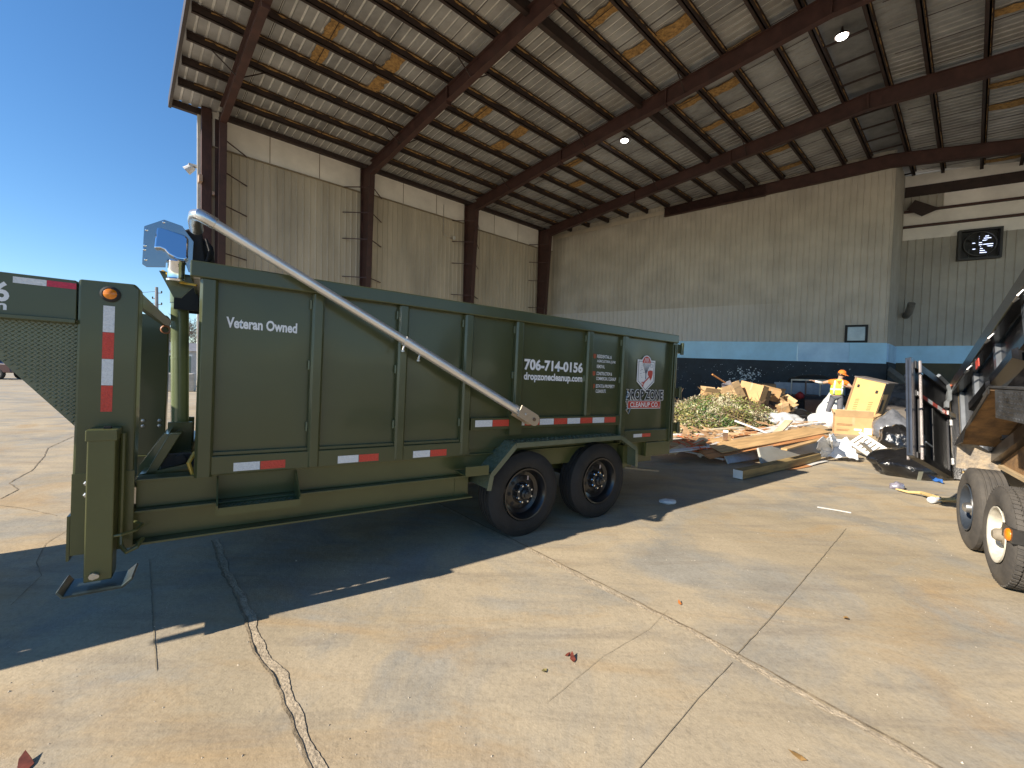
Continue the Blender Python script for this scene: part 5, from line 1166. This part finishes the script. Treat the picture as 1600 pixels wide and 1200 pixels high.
# white slatted ladder-like frame and the white plastic over it
la = empty('white_ladder', 'white slatted ladder lying slanted in front of the black bags', 'ladder')
A0, A1 = D(1343,676,8.9), D(1394,708,8.3)
ax_ = (A1-A0).normalized(); sd = Vector((-.42,-.30,-.60)); sd = (sd-ax_*sd.dot(ax_)).normalized(); L_ = (A1-A0).length
lm = Matrix((ax_, sd, ax_.cross(sd))).transposed().to_4x4(); lm.translation = A0; la.matrix_world = lm
for y in (0,.30):
    mb = MB(); mb.box(0,L_,y-.025,y+.025,-.02,.03); mb.build('rail', WTRIM, la)
for k in range(7):
    mb = MB(); x = .08+k*(L_-.16)/6; mb.box(x-.03,x+.03,.025,.275,-.01,.012); mb.build('rung', WTRIM, la)
def cloth(name, corners, mt, label, cat, amp=.06, n=26, seed=1, folds=3):
    rnd = random.Random(seed); A_, B_, C_, D_ = [Vector(c) for c in corners]; c0 = (A_+B_+C_+D_)/4
    fr = [(rnd.uniform(2,9)*folds/3, rnd.uniform(2,9)*folds/3, rnd.uniform(0,6.3)) for _ in range(6)]
    mb = MB(); vs = []
    for i in range(n+1):
        for j in range(n+1):
            u, v = i/n, j/n; p = A_.lerp(B_,u).lerp(D_.lerp(C_,u),v)-c0
            z = amp*sum(abs(math.sin(a*u+b*v+ph)) for a, b, ph in fr)/3 - amp
            vs.append(p+Vector((z*.3, -z*.4, z)))
    mb.add(vs, [(i*(n+1)+j,(i+1)*(n+1)+j,(i+1)*(n+1)+j+1,i*(n+1)+j+1) for i in range(n) for j in range(n)])
    o = mb.build(name, mt, None, smooth=True); o.location = c0
    sm = o.modifiers.new('thick', 'SOLIDIFY'); sm.thickness = .006
    return tag(o, label, cat)
cloth('plastic_sheet', (G(1292,715,.06),G(1342,719,.05),G(1326,692,.36),G(1304,685,.42)), WPLAST, 'white plastic sheeting draped beside the ladder', 'plastic sheet', .10, seed=3)
cloth('plastic_sheet', (G(1280,716,.05),G(1312,714,.05),G(1302,682,.48),G(1276,690,.42)), PLAST, 'clear grey plastic sheet standing crumpled right of the timber', 'plastic sheet', .12, seed=5)
bar('white_strip', G(1298,684,.50), G(1300,706,.12), .14, .02, WTRIM, 'upright white strip in front of the plastic sheeting', 'board', up=(1,0,0))
bar('white_strip', G(1345,690,.45), G(1372,716,.06), .08, .02, WTRIM, 'white strip crossing the plastic sheeting next to the ladder', 'board')
sheet('cardboard_scrap', [G(1378,721,.05),G(1408,714,.05),G(1404,706,.12),G(1385,711,.12)], .01, CARD2, 'flat cardboard scrap by the ladder foot', 'cardboard')
sheet('cardboard_scrap', [G(1372,722,.03),G(1398,727,.02),G(1392,721,.04),G(1376,718,.05)], .01, WTRIM, 'flat white card scrap under the cardboard scrap', 'cardboard')
sheet('tape_strip', [D(1433,751,5.62),D(1439,751,5.62),D(1443,737,5.62),D(1436,737,5.62)], .004, mat('olive_tape', (.22,.22,.17), .5), 'olive tape strip stuck on the flat black bag', 'tape')
# junk and folded boards behind the open door
junkbox(1408,660,15.5,(1.3,.5,.9),-.4,'brown_sofa_back',mat('taupe_fabric', (.17,.14,.12), .8, var=.2),'taupe sofa back slumped behind the grey bag','sofa',base=0,roll=.25)
junkbox(1408,640,15,(1.2,.8,1.1),-.2,'dark_mattress',mat('dark_slate_fabric', (.05,.055,.065), .8, var=.3),'dark slate mattress end behind the taupe sofa','mattress',base=0,roll=-.2)
junkbox(1445,655,11.5,(1.4,.5,.8),-.7,'board_stack',mat('grey_board', (.14,.12,.10), .8, var=.3),'stack of greyish boards behind the barn door','board stack',base=0,roll=.1)
lump('rubbish_mound', D(1420,650,16), (2.6,1.4,.9), mat('rubbish_dark', (.09,.075,.065), .9, var=.6, scale=5, bump=.8), 'dark mixed rubbish mound behind the open barn door', 'rubbish', 11, spike=.3)['kind'] = 'stuff'
C.objects['rubbish_mound'].location.z = -.02
bar('leaning_beam', D(1383,575,21.5), D(1440,618,17.5), .3, .25, mat('concrete_grey', (.20,.19,.165), .8), 'long grey beam leaning from the wall corner behind the rubbish', 'beam')
# small things on the slab
cloth('blue_rag', (G(1450,749,.01),G(1474,756,.01),G(1472,750,.06),G(1456,745,.06)), mat('blue_rag', (.03,.13,.42), .6), 'small blue rag in front of the black bag', 'rag', .02, 10, 7)
hp = [G(x,y,z) for x, y, z in ((1400,764,.03),(1420,769,.03),(1440,770,.06),(1458,776,.08),(1475,781,.05),(1492,781,.04))]
fr_ = empty('dry_frond', 'dry tan palm frond on the concrete near the far black-trailer tyre', 'frond', hp[3])
mb = MB(); mb.tube([p-hp[3] for p in hp], [.012,.018,.022,.03,.028,.02], 8); mb.build('stem', mat('straw', (.58,.42,.18), .7, var=.2), fr_)
for k in range(12):
    q = hp[4]-hp[3]+Vector((random.uniform(-.15,.12),random.uniform(-.06,.06),.0)); e = Vector((random.uniform(.12,.3),random.uniform(-.12,.12),random.uniform(-.03,.02)))
    mb = MB(); mb.hexa([q+Vector((0,-.012,0)),q+e,q+e+Vector((0,.01,0)),q+Vector((0,.012,0)),q+Vector((0,-.012,.006)),q+e+Vector((0,0,.004)),q+e+Vector((0,.01,.004)),q+Vector((0,.012,.006))]); mb.build('leaflet', MATS['straw'], fr_)
q = G(1462,786,.0); bo = empty('crushed_bottle', 'crushed clear bottle lying on the tan frond', 'bottle', (q.x,q.y,.045), (0,PI/2,.3))
mb = MB(); mb.lathe([(-.11,.001),(-.11,.040),(-.05,.043),(-.02,.036),(.02,.042),(.07,.04),(.10,.018),(.13,.016),(.13,.001)], (0,0,0), (0,0,1), 16); mb.build('bottle_body', PLAST, bo, smooth=True)
mb = MB(); mb.lathe([(.13,.017),(.15,.017),(.15,.001)], (0,0,0), (0,0,1), 12); mb.build('cap', WHITEP, bo)
lump('crumpled_can', G(1401,764,.0), (.09,.07,.07), mat('violet_foil', (.35,.33,.40), .3, metal=.3, var=.3, scale=30), 'crumpled foil wad at the tip of the tan frond', 'litter', 13, spike=.3, sub=3)
lump('crumpled_plastic', G(1043,786,0), (.11,.07,.035), PLAST, 'flat clear plastic lid in the shade behind the rear tyre', 'litter', 14, sub=3)
def leaf(px, py, s, mt, lab):
    q = G(px, py, .006); a = random.uniform(0,6.3); e = Vector((math.cos(a),math.sin(a),.0))*s; p_ = Vector((-e.y,e.x,0))*.45
    mb = MB(); mb.add([-e,-e*.3+p_,e*.5+p_*.8+Vector((0,0,s*.3)),e+Vector((0,0,s*.5)),e*.4-p_*.7,-e*.4-p_], [(0,1,2,3,4,5)])
    put(mb, 'fallen_leaf', mt, lab, 'leaf', q)
RL = mat('red_brown_leaf', (.16,.035,.02), .6, var=.3, scale=30); TL = mat('tan_leaf', (.42,.24,.08), .7, var=.2, scale=30)
leaf(895,1028,.035,RL,'dark red curled leaf in the middle of the foreground slab'); leaf(887,1023,.02,RL,'tiny red leaf scrap beside the dark red leaf')
leaf(1322,966,.035,TL,'tan leaf right of the slab joint crossing'); leaf(1246,1182,.035,TL,'tan leaf close to the bottom edge'); leaf(1062,942,.025,mat('orange_leaf', (.50,.16,.03), .7),'small orange leaf above the slab joint')
leaf(850,1048,.025,mat('yellow_leaf', (.40,.33,.12), .7),'yellowish leaf left of the dark red one'); leaf(40,1193,.05,RL,'red brown leaf in the bottom left corner')
mb = MB()
for k in range(420):
    px, py = random.uniform(0,1600), random.uniform(860,1195)
    if random.random() < .35: px, py = random.uniform(900,1500), random.uniform(760,960)
    q = G(px, py, 0); r_ = abs(random.gauss(.0012,.0022))+.0012
    mb.add([q+Vector((r_*math.cos(a)*random.uniform(.6,1.3), r_*math.sin(a)*random.uniform(.6,1.3), 0)) for a in [i*PI/2 for i in range(4)]]+[q+Vector((0,0,r_*.9))], [(0,1,4),(1,2,4),(2,3,4),(3,0,4)])
tag(mb.build('grit', mat('grit', (.45,.40,.32), .9, var=.5, scale=3, col2=(.12,.09,.06)), None), 'loose grit and crumbs scattered over the slab', 'grit', kind='stuff')
bar('white_scratch', G(1277,792,.004), G(1330,801,.004), .03, .006, WTRIM, 'thin white stick lying on the open slab', 'stick')

# ------------------------------------------------------------------ the worker
pp = D(1306,657,14.0); WPOS = Vector((pp.x, pp.y, .10))
wk = bpy.data.objects.new('person', bpy.data.meshes.new('person')); C.objects.link(wk)
tag(wk, 'worker in orange cap, orange shirt and yellow-green vest reaching one arm out over the rubbish', 'person')
SKIN = mat('skin', (.50,.30,.20), .55, var=.05); ORG = mat('orange_cloth', (.80,.20,.02), .75, var=.1, scale=6); VEST = mat('hi_vis_yellow', (.60,.78,.07), .6, var=.08, scale=8)
SILV = mat('silver_tape', (.62,.66,.66), .35); PANT = mat('grey_trousers', (.105,.108,.125), .8, var=.2, scale=6); GLOVE = mat('pale_glove', (.62,.60,.57), .7); DGLOVE = mat('dark_glove', (.10,.12,.10), .7)
def skin(o, V, E, root=0, sub=2):
    me = o.data; me.from_pydata([v[0] for v in V], E, [])
    sk = o.modifiers.new('skin', 'SKIN'); 
    for i, (p, r_) in enumerate(V):
        d = me.skin_vertices[0].data[i]; d.radius = (r_ if isinstance(r_, tuple) else (r_, r_)); d.use_root = (i == root)
    sk.use_smooth_shade = True
    ss = o.modifiers.new('sub', 'SUBSURF'); ss.levels = sub; ss.render_levels = sub
def skinned(name, V, E, mt, parent, root=0):
    o = bpy.data.objects.new(name, bpy.data.meshes.new(name)); C.objects.link(o); o.data.materials.append(mt); skin(o, V, E, root); o.parent = parent; return o
wk.location = WPOS; wk.rotation_euler = (0,0,-.55)
wk.data.materials.append(SKIN)
PEL,WA,CH,NK,HB,HD,HT = (-.02,0,.93),(-.01,0,1.08),(.02,-.01,1.30),(.05,-.03,1.47),(.075,-.05,1.56),(.085,-.06,1.63),(.085,-.05,1.70)
SR,ER,WR_,HR = (-.17,-.01,1.40),(-.41,-.07,1.33),(-.62,-.12,1.38),(-.68,-.13,1.40)     # arm stretched out to the left of the photo
SL,EL,WL,HL = (.21,-.01,1.39),(.36,-.10,1.20),(.20,-.27,1.24),(.13,-.29,1.26)
HIR,KNR,ANR,TOR = (-.11,0,.88),(-.20,-.05,.50),(-.27,.0,.09),(-.30,-.15,.05)
HIL,KNL,ANL,TOL = (.09,0,.88),(.08,-.10,.50),(.06,.04,.09),(.06,-.12,.05)
def fingers(h, d, side):
    h, d = Vector(h), Vector(d).normalized(); s = d.cross(Vector((0,0,1))).normalized(); u = s.cross(d); out = []
    for k, L_ in ((-.032,.058),(-.011,.072),(.011,.068),(.032,.052)):
        out.append([h+d*.035+s*k, h+d*(.035+L_*.6)+s*k*1.05-u*.006, h+d*(.035+L_)+s*k*1.05-u*.024])
    out.append([h-d*.005+s*side*.040, h+d*.025+s*side*.065-u*.01, h+d*.05+s*side*.068-u*.02]); return out
V = [(PEL,(.14,.10)),(WA,(.135,.095)),(CH,(.155,.105)),(NK,.055),(HB,(.065,.075)),(HD,(.078,.095)),(HT,(.065,.08)),
     (SR,.062),(ER,.045),(WR_,.032),(HR,(.040,.02)),(SL,.062),(EL,.045),(WL,.032),(HL,(.040,.02)),
     (HIR,.085),(KNR,.058),(ANR,.042),(TOR,.04),(HIL,.085),(KNL,.058),(ANL,.042),(TOL,.04)]
E_ = [(0,1),(1,2),(2,3),(3,4),(4,5),(5,6),(2,7),(7,8),(8,9),(9,10),(2,11),(11,12),(12,13),(13,14),(0,15),(15,16),(16,17),(17,18),(0,19),(19,20),(20,21),(21,22)]
for hi, hv, dv, sd_ in ((10,HR,(-1,-.15,.25),1),(14,HL,(-.9,-.3,.2),-1)):
    for f_ in fingers(hv, dv, sd_):
        b_ = len(V); V += [(tuple(f_[0]),.0105),(tuple(f_[1]),.0095),(tuple(f_[2]),.008)]; E_ += [(hi,b_),(b_,b_+1),(b_+1,b_+2)]
skin(wk, V, E_)
def pk_(name, mb, mt, **k): return mb.build(name, mt, wk, **k)
skinned('shirt', [((-.015,0,.92),(.155,.115)),((-.01,0,1.05),(.150,.110)),((.02,-.01,1.30),(.172,.120)),((.04,-.02,1.42),(.09,.08)),((-.17,-.01,1.40),.082),((-.30,-.045,1.36),.068),((.21,-.01,1.39),.082),((.30,-.055,1.29),.068)], [(0,1),(1,2),(2,3),(2,4),(4,5),(2,6),(6,7)], ORG, wk)
def rings(rs, seg=28):
    mb = MB(); vs = [(cx_+rx*math.copysign(abs(math.cos(2*PI*k/seg))**.8, math.cos(2*PI*k/seg)), cy_+ry*math.copysign(abs(math.sin(2*PI*k/seg))**.8, math.sin(2*PI*k/seg)), z) for (cx_,cy_,z,rx,ry) in rs for k in range(seg)]
    return mb.add(vs, [(i*seg+k, i*seg+(k+1) % seg, (i+1)*seg+(k+1) % seg, (i+1)*seg+k) for i in range(len(rs)-1) for k in range(seg)])
pk_('vest', rings([(-.012,0,.97,.182,.142),(-.012,0,1.08,.180,.140),(.0,-.005,1.20,.186,.145),(.015,-.01,1.32,.182,.138),(.025,-.012,1.41,.145,.115),(.035,-.02,1.46,.085,.085)]), VEST, smooth=True)
pk_('vest_stripe', rings([(-.010,0,1.115,.186,.146),(-.006,-.002,1.165,.188,.148)]), SILV, smooth=True)
for x in (-.095,.115):
    mb = MB(); mb.tube([(x,-.128,.98),(x,-.130,1.12),(x+.005,-.140,1.26),(x*.95+.01,-.115,1.39),(x*.9+.015,-.03,1.455)], [.026,.026,.026,.025,.022], 8); pk_('vest_strap', mb, SILV, smooth=True)
mb = MB(); mb.prism([(-.045,1.42),(.085,1.42),(.025,1.27)], (1,0,0), (0,0,1), (0,.02,0), (0,-.152,0)); pk_('vest_neckline', mb, ORG)
skinned('trousers', [((-.02,0,.95),(.150,.112)),((-.10,0,.87),.105),((-.20,-.05,.50),.082),((-.265,.0,.14),.068),((.085,0,.87),.105),((.08,-.10,.50),.082),((.06,.03,.14),.068)], [(0,1),(1,2),(2,3),(0,4),(4,5),(5,6)], PANT, wk)
for a, t_ in ((ANR,TOR),(ANL,TOL)):
    a, t_ = Vector(a), Vector(t_)
    skinned('shoe', [(tuple(a+Vector((0,.05,-.03))),(.045,.04)),(tuple(a+Vector((0,-.03,-.03))),(.048,.045)),(tuple(t_),(.048,.033))], [(0,1),(1,2)], BLKMATT, wk)
hd = Vector(HD)
fx = Matrix.Translation(hd) @ Matrix.Rotation(R(72),4,'Z') @ Matrix.Rotation(R(18),4,'X')       # head turned to the furniture, looking down
def fb_(name, mb, mt, parent=wk, **k): return mb.build(name, mt, parent, xf=fx, **k)
mb = MB(); mb.lathe([(-.012,.112),(.01,.113),(.06,.105),(.10,.075),(.118,.03),(.12,.001)], (0,.0,.03), (0,0,1), 28); cp = fb_('cap', mb, ORG, smooth=True)
mb = MB(); n_ = 12; vs = []
for i in range(n_+1):
    a = -PI*.82+PI*.64*i/n_; vs += [(.108*math.cos(a), .108*math.sin(a), .035),(.125*math.cos(a), .108*math.sin(a)-.10*(math.sin((a+PI*.82)/.64)), .012)]
mb.add(vs, [(2*i,2*i+1,2*i+3,2*i+2) for i in range(n_)]); o = fb_('cap_brim', mb, ORG, cp, smooth=True); sm = o.modifiers.new('thick','SOLIDIFY'); sm.thickness = .006
mb = MB(); mb.tube([(0,-.088,.012),(0,-.112,-.02),(0,-.098,-.028)], [.009,.014,.010], 8); fb_('nose', mb, SKIN, smooth=True)
for s in (-1,1):
    mb = MB(); mb.lathe([(-.012,.001),(-.008,.010),(0,.013),(.008,.010),(.012,.001)], (s*.033,-.088,.008), (0,1,0), 10); fb_('eye', mb, mat('eye_dark', (.06,.04,.03), .3), smooth=True)
    mb = MB(); mb.tube([(s*.088,.0,.03),(s*.098,.012,.0),(s*.088,.0,-.03)], [.008,.014,.008], 8); fb_('ear', mb, SKIN, smooth=True)
mb = MB(); mb.tube([(-.025,-.092,-.056),(0,-.100,-.058),(.025,-.092,-.056)], .006, 8); fb_('mouth', mb, mat('lip', (.36,.14,.11), .5), smooth=True)
mb = MB(); mb.lathe([(-.06,.055),(-.03,.098),(.02,.108),(.035,.106)], (0,.014,.0), (0,0,1), 20); fb_('hair', mb, mat('short_dark_hair', (.05,.035,.025), .8), smooth=True)
mb = MB(); mb.tube([ER, Vector(ER).lerp(Vector(WR_),.5), WR_], [.046,.041,.036], 12); pk_('sleeve_guard', mb, GLOVE, smooth=True)

# ------------------------------------------------------------------ background on the left: bare trees, utility pole, parked things
BARK = mat('bare_branch', (.14,.11,.085), .9, var=.2, scale=2)
def bare_tree(p, h, seed, label):
    rnd = random.Random(seed); r = empty('bare_tree', label, 'tree', p, group='bare trees beyond the yard')
    tm, cm = MB(), MB()
    tm.tube([(0,0,0),(rnd.uniform(-.1,.1)*h*.1,0,h*.2),(rnd.uniform(-.3,.3),0,h*.36)], [h*.022,h*.018,h*.014], 8)
    def br(p, d, L_, r_, n):
        q = p+d*L_; cm.tube([p, p.lerp(q,.5)+Vector((rnd.gauss(0,.04),rnd.gauss(0,.04),.03))*L_, q], [r_, r_*.8, r_*.6], 4, False)
        if n:
            for _ in range(rnd.choice((2,3,3))):
                e = (d+Vector((rnd.gauss(0,.55),rnd.gauss(0,.55),rnd.gauss(.12,.35)))).normalized(); br(q if rnd.random() < .6 else p.lerp(q,rnd.uniform(.5,.95)), e, L_*rnd.uniform(.6,.85), max(.018, r_*.62), n-1)
    for k in range(5):
        a = k*1.26+rnd.random(); br(Vector((0,0,h*rnd.uniform(.22,.36))), Vector((math.cos(a)*.8,math.sin(a)*.8,1)).normalized(), h*.19, h*.010, 5)
    tm.build('trunk', BARK, r); cm.build('crown', BARK, r)
for i, (px, y, h, lab) in enumerate([(20,70,12,'bare tree farthest left, low above the trailer neck'),(70,78,13.5,'bare tree second from the left above the neck'),(118,66,15.2,'tallest bare tree peeking over the neck beam'),(150,72,13.5,'bare tree behind the amber lamp post'),(228,60,9.5,'bare tree just left of the utility pole'),(256,66,10.2,'bare tree just right of the utility pole'),(276,58,8.8,'bare tree behind the hoist cylinder'),(296,70,9.5,'bare tree right of the hoist cylinder'),(-40,74,12,'bare tree beyond the left edge'),(190,76,11.5,'bare tree hidden behind the riser')]):
    q = D(px, 590, y); bare_tree(Vector((q.x,q.y,0)), h, 30+i, lab)
q = D(245, 560, 52); po = empty('utility_pole', 'tall grey utility pole with insulators beyond the trailer', 'pole', (q.x,q.y,0))
mb = MB(); mb.tube([(0,0,0),(0,0,10.6)], [.24,.16], 10); mb.build('pole_shaft', mat('grey_wood', (.26,.25,.25), .8), po)
for k, z in enumerate((9.9,9.2,8.5)):
    mb = MB(); mb.beam((-.5 if k % 2 else 0,0,z),(.0 if k % 2 else .6,0,z),.08,.08); a_ = mb.build('crossarm', BARK, po)
    mb = MB(); mb.tube([(-.5 if k % 2 else .6,0,z),(-.5 if k % 2 else .6,0,z+.25)], .07, 8); mb.build('insulator', BLKMATT, a_)
for z in (10.1,8.7):
    mb = MB(); mb.tube([Vector((-60,25,z+1)), Vector((-30,12,z-.2)), Vector((0,0,z))], .022, 4); mb.build('wire', BLKMATT, po)
q = D(258, 560, 27); dm = empty('dumpster', 'dark green dumpster with a white lid far behind the hoist cylinder', 'dumpster', (q.x,q.y,0), (0,0,.5))
mb = MB(); mb.prism([(-1.1,.2),(-1.1,1.7),(-.9,2.0),(1.1,2.0),(1.1,.2)], (1,0,0), (0,0,1), (0,1.6,0), (0,0,0)); mb.build('bin_body', mat('dumpster_green', (.02,.07,.05), .5), dm, bevel=.03)
mb = MB(); mb.box(-.95,1.15,-.05,1.65,2.0,2.12); mb.build('lid', WTRIM, dm)
for x in (-.9,.9):
    mb = MB(); mb.box(x-.08,x+.08,.1,1.5,0,.2); mb.build('skid', BLKMATT, dm)
q = D(262, 560, 23); cbk = MB(); cbk.box(-1.2,1.2,-.4,.4,0,1.0)
put(cbk, 'concrete_barrier', mat('pale_concrete', (.42,.40,.36), .8), 'pale concrete block barrier in front of the dumpster', 'barrier', (q.x,q.y,0), (0,0,.5), bevel=.06)
q = D(300, 560, 40); sd_ = empty('low_shed', 'low pale shed far behind the bed front', 'shed', (q.x,q.y,0), (0,0,.5))
mb = MB(); mb.box(-4,4,-2,2,0,2.6); mb.build('wall', mat('pale_shed', (.45,.44,.42), .7), sd_); mb = MB(); mb.prism([(-2.2,2.6),(2.2,2.6),(0,3.4)], (0,1,0), (0,0,1), (8.4,0,0), (-4.2,0,0)); mb.build('roof', mat('shed_roof', (.20,.20,.21), .6), sd_)
q = D(-8, 575, 31); pt = empty('parked_truck', 'dark parked truck far behind the neck at the left edge, front wheel showing', 'truck', (q.x,q.y,0), (0,0,.15))
mb = MB(); mb.prism([(-5,.5),(-5,1.2),(-3.2,1.25),(-3.0,1.9),(-1.6,1.95),(-.9,1.25),(.9,1.15),(1.0,.5)], (1,0,0), (0,0,1), (0,1.9,0), (0,0,0)); mb.build('body', mat('maroon_truck', (.05,.012,.012), .3, coat=.4), pt, bevel=.06)
for x in (-3.9,.1):
    for y, ax in ((-.02,(0,1,0)),(1.92,(0,-1,0))): wheel(pt, (x,y,.42), ax, r=.42, rim=STEEL)
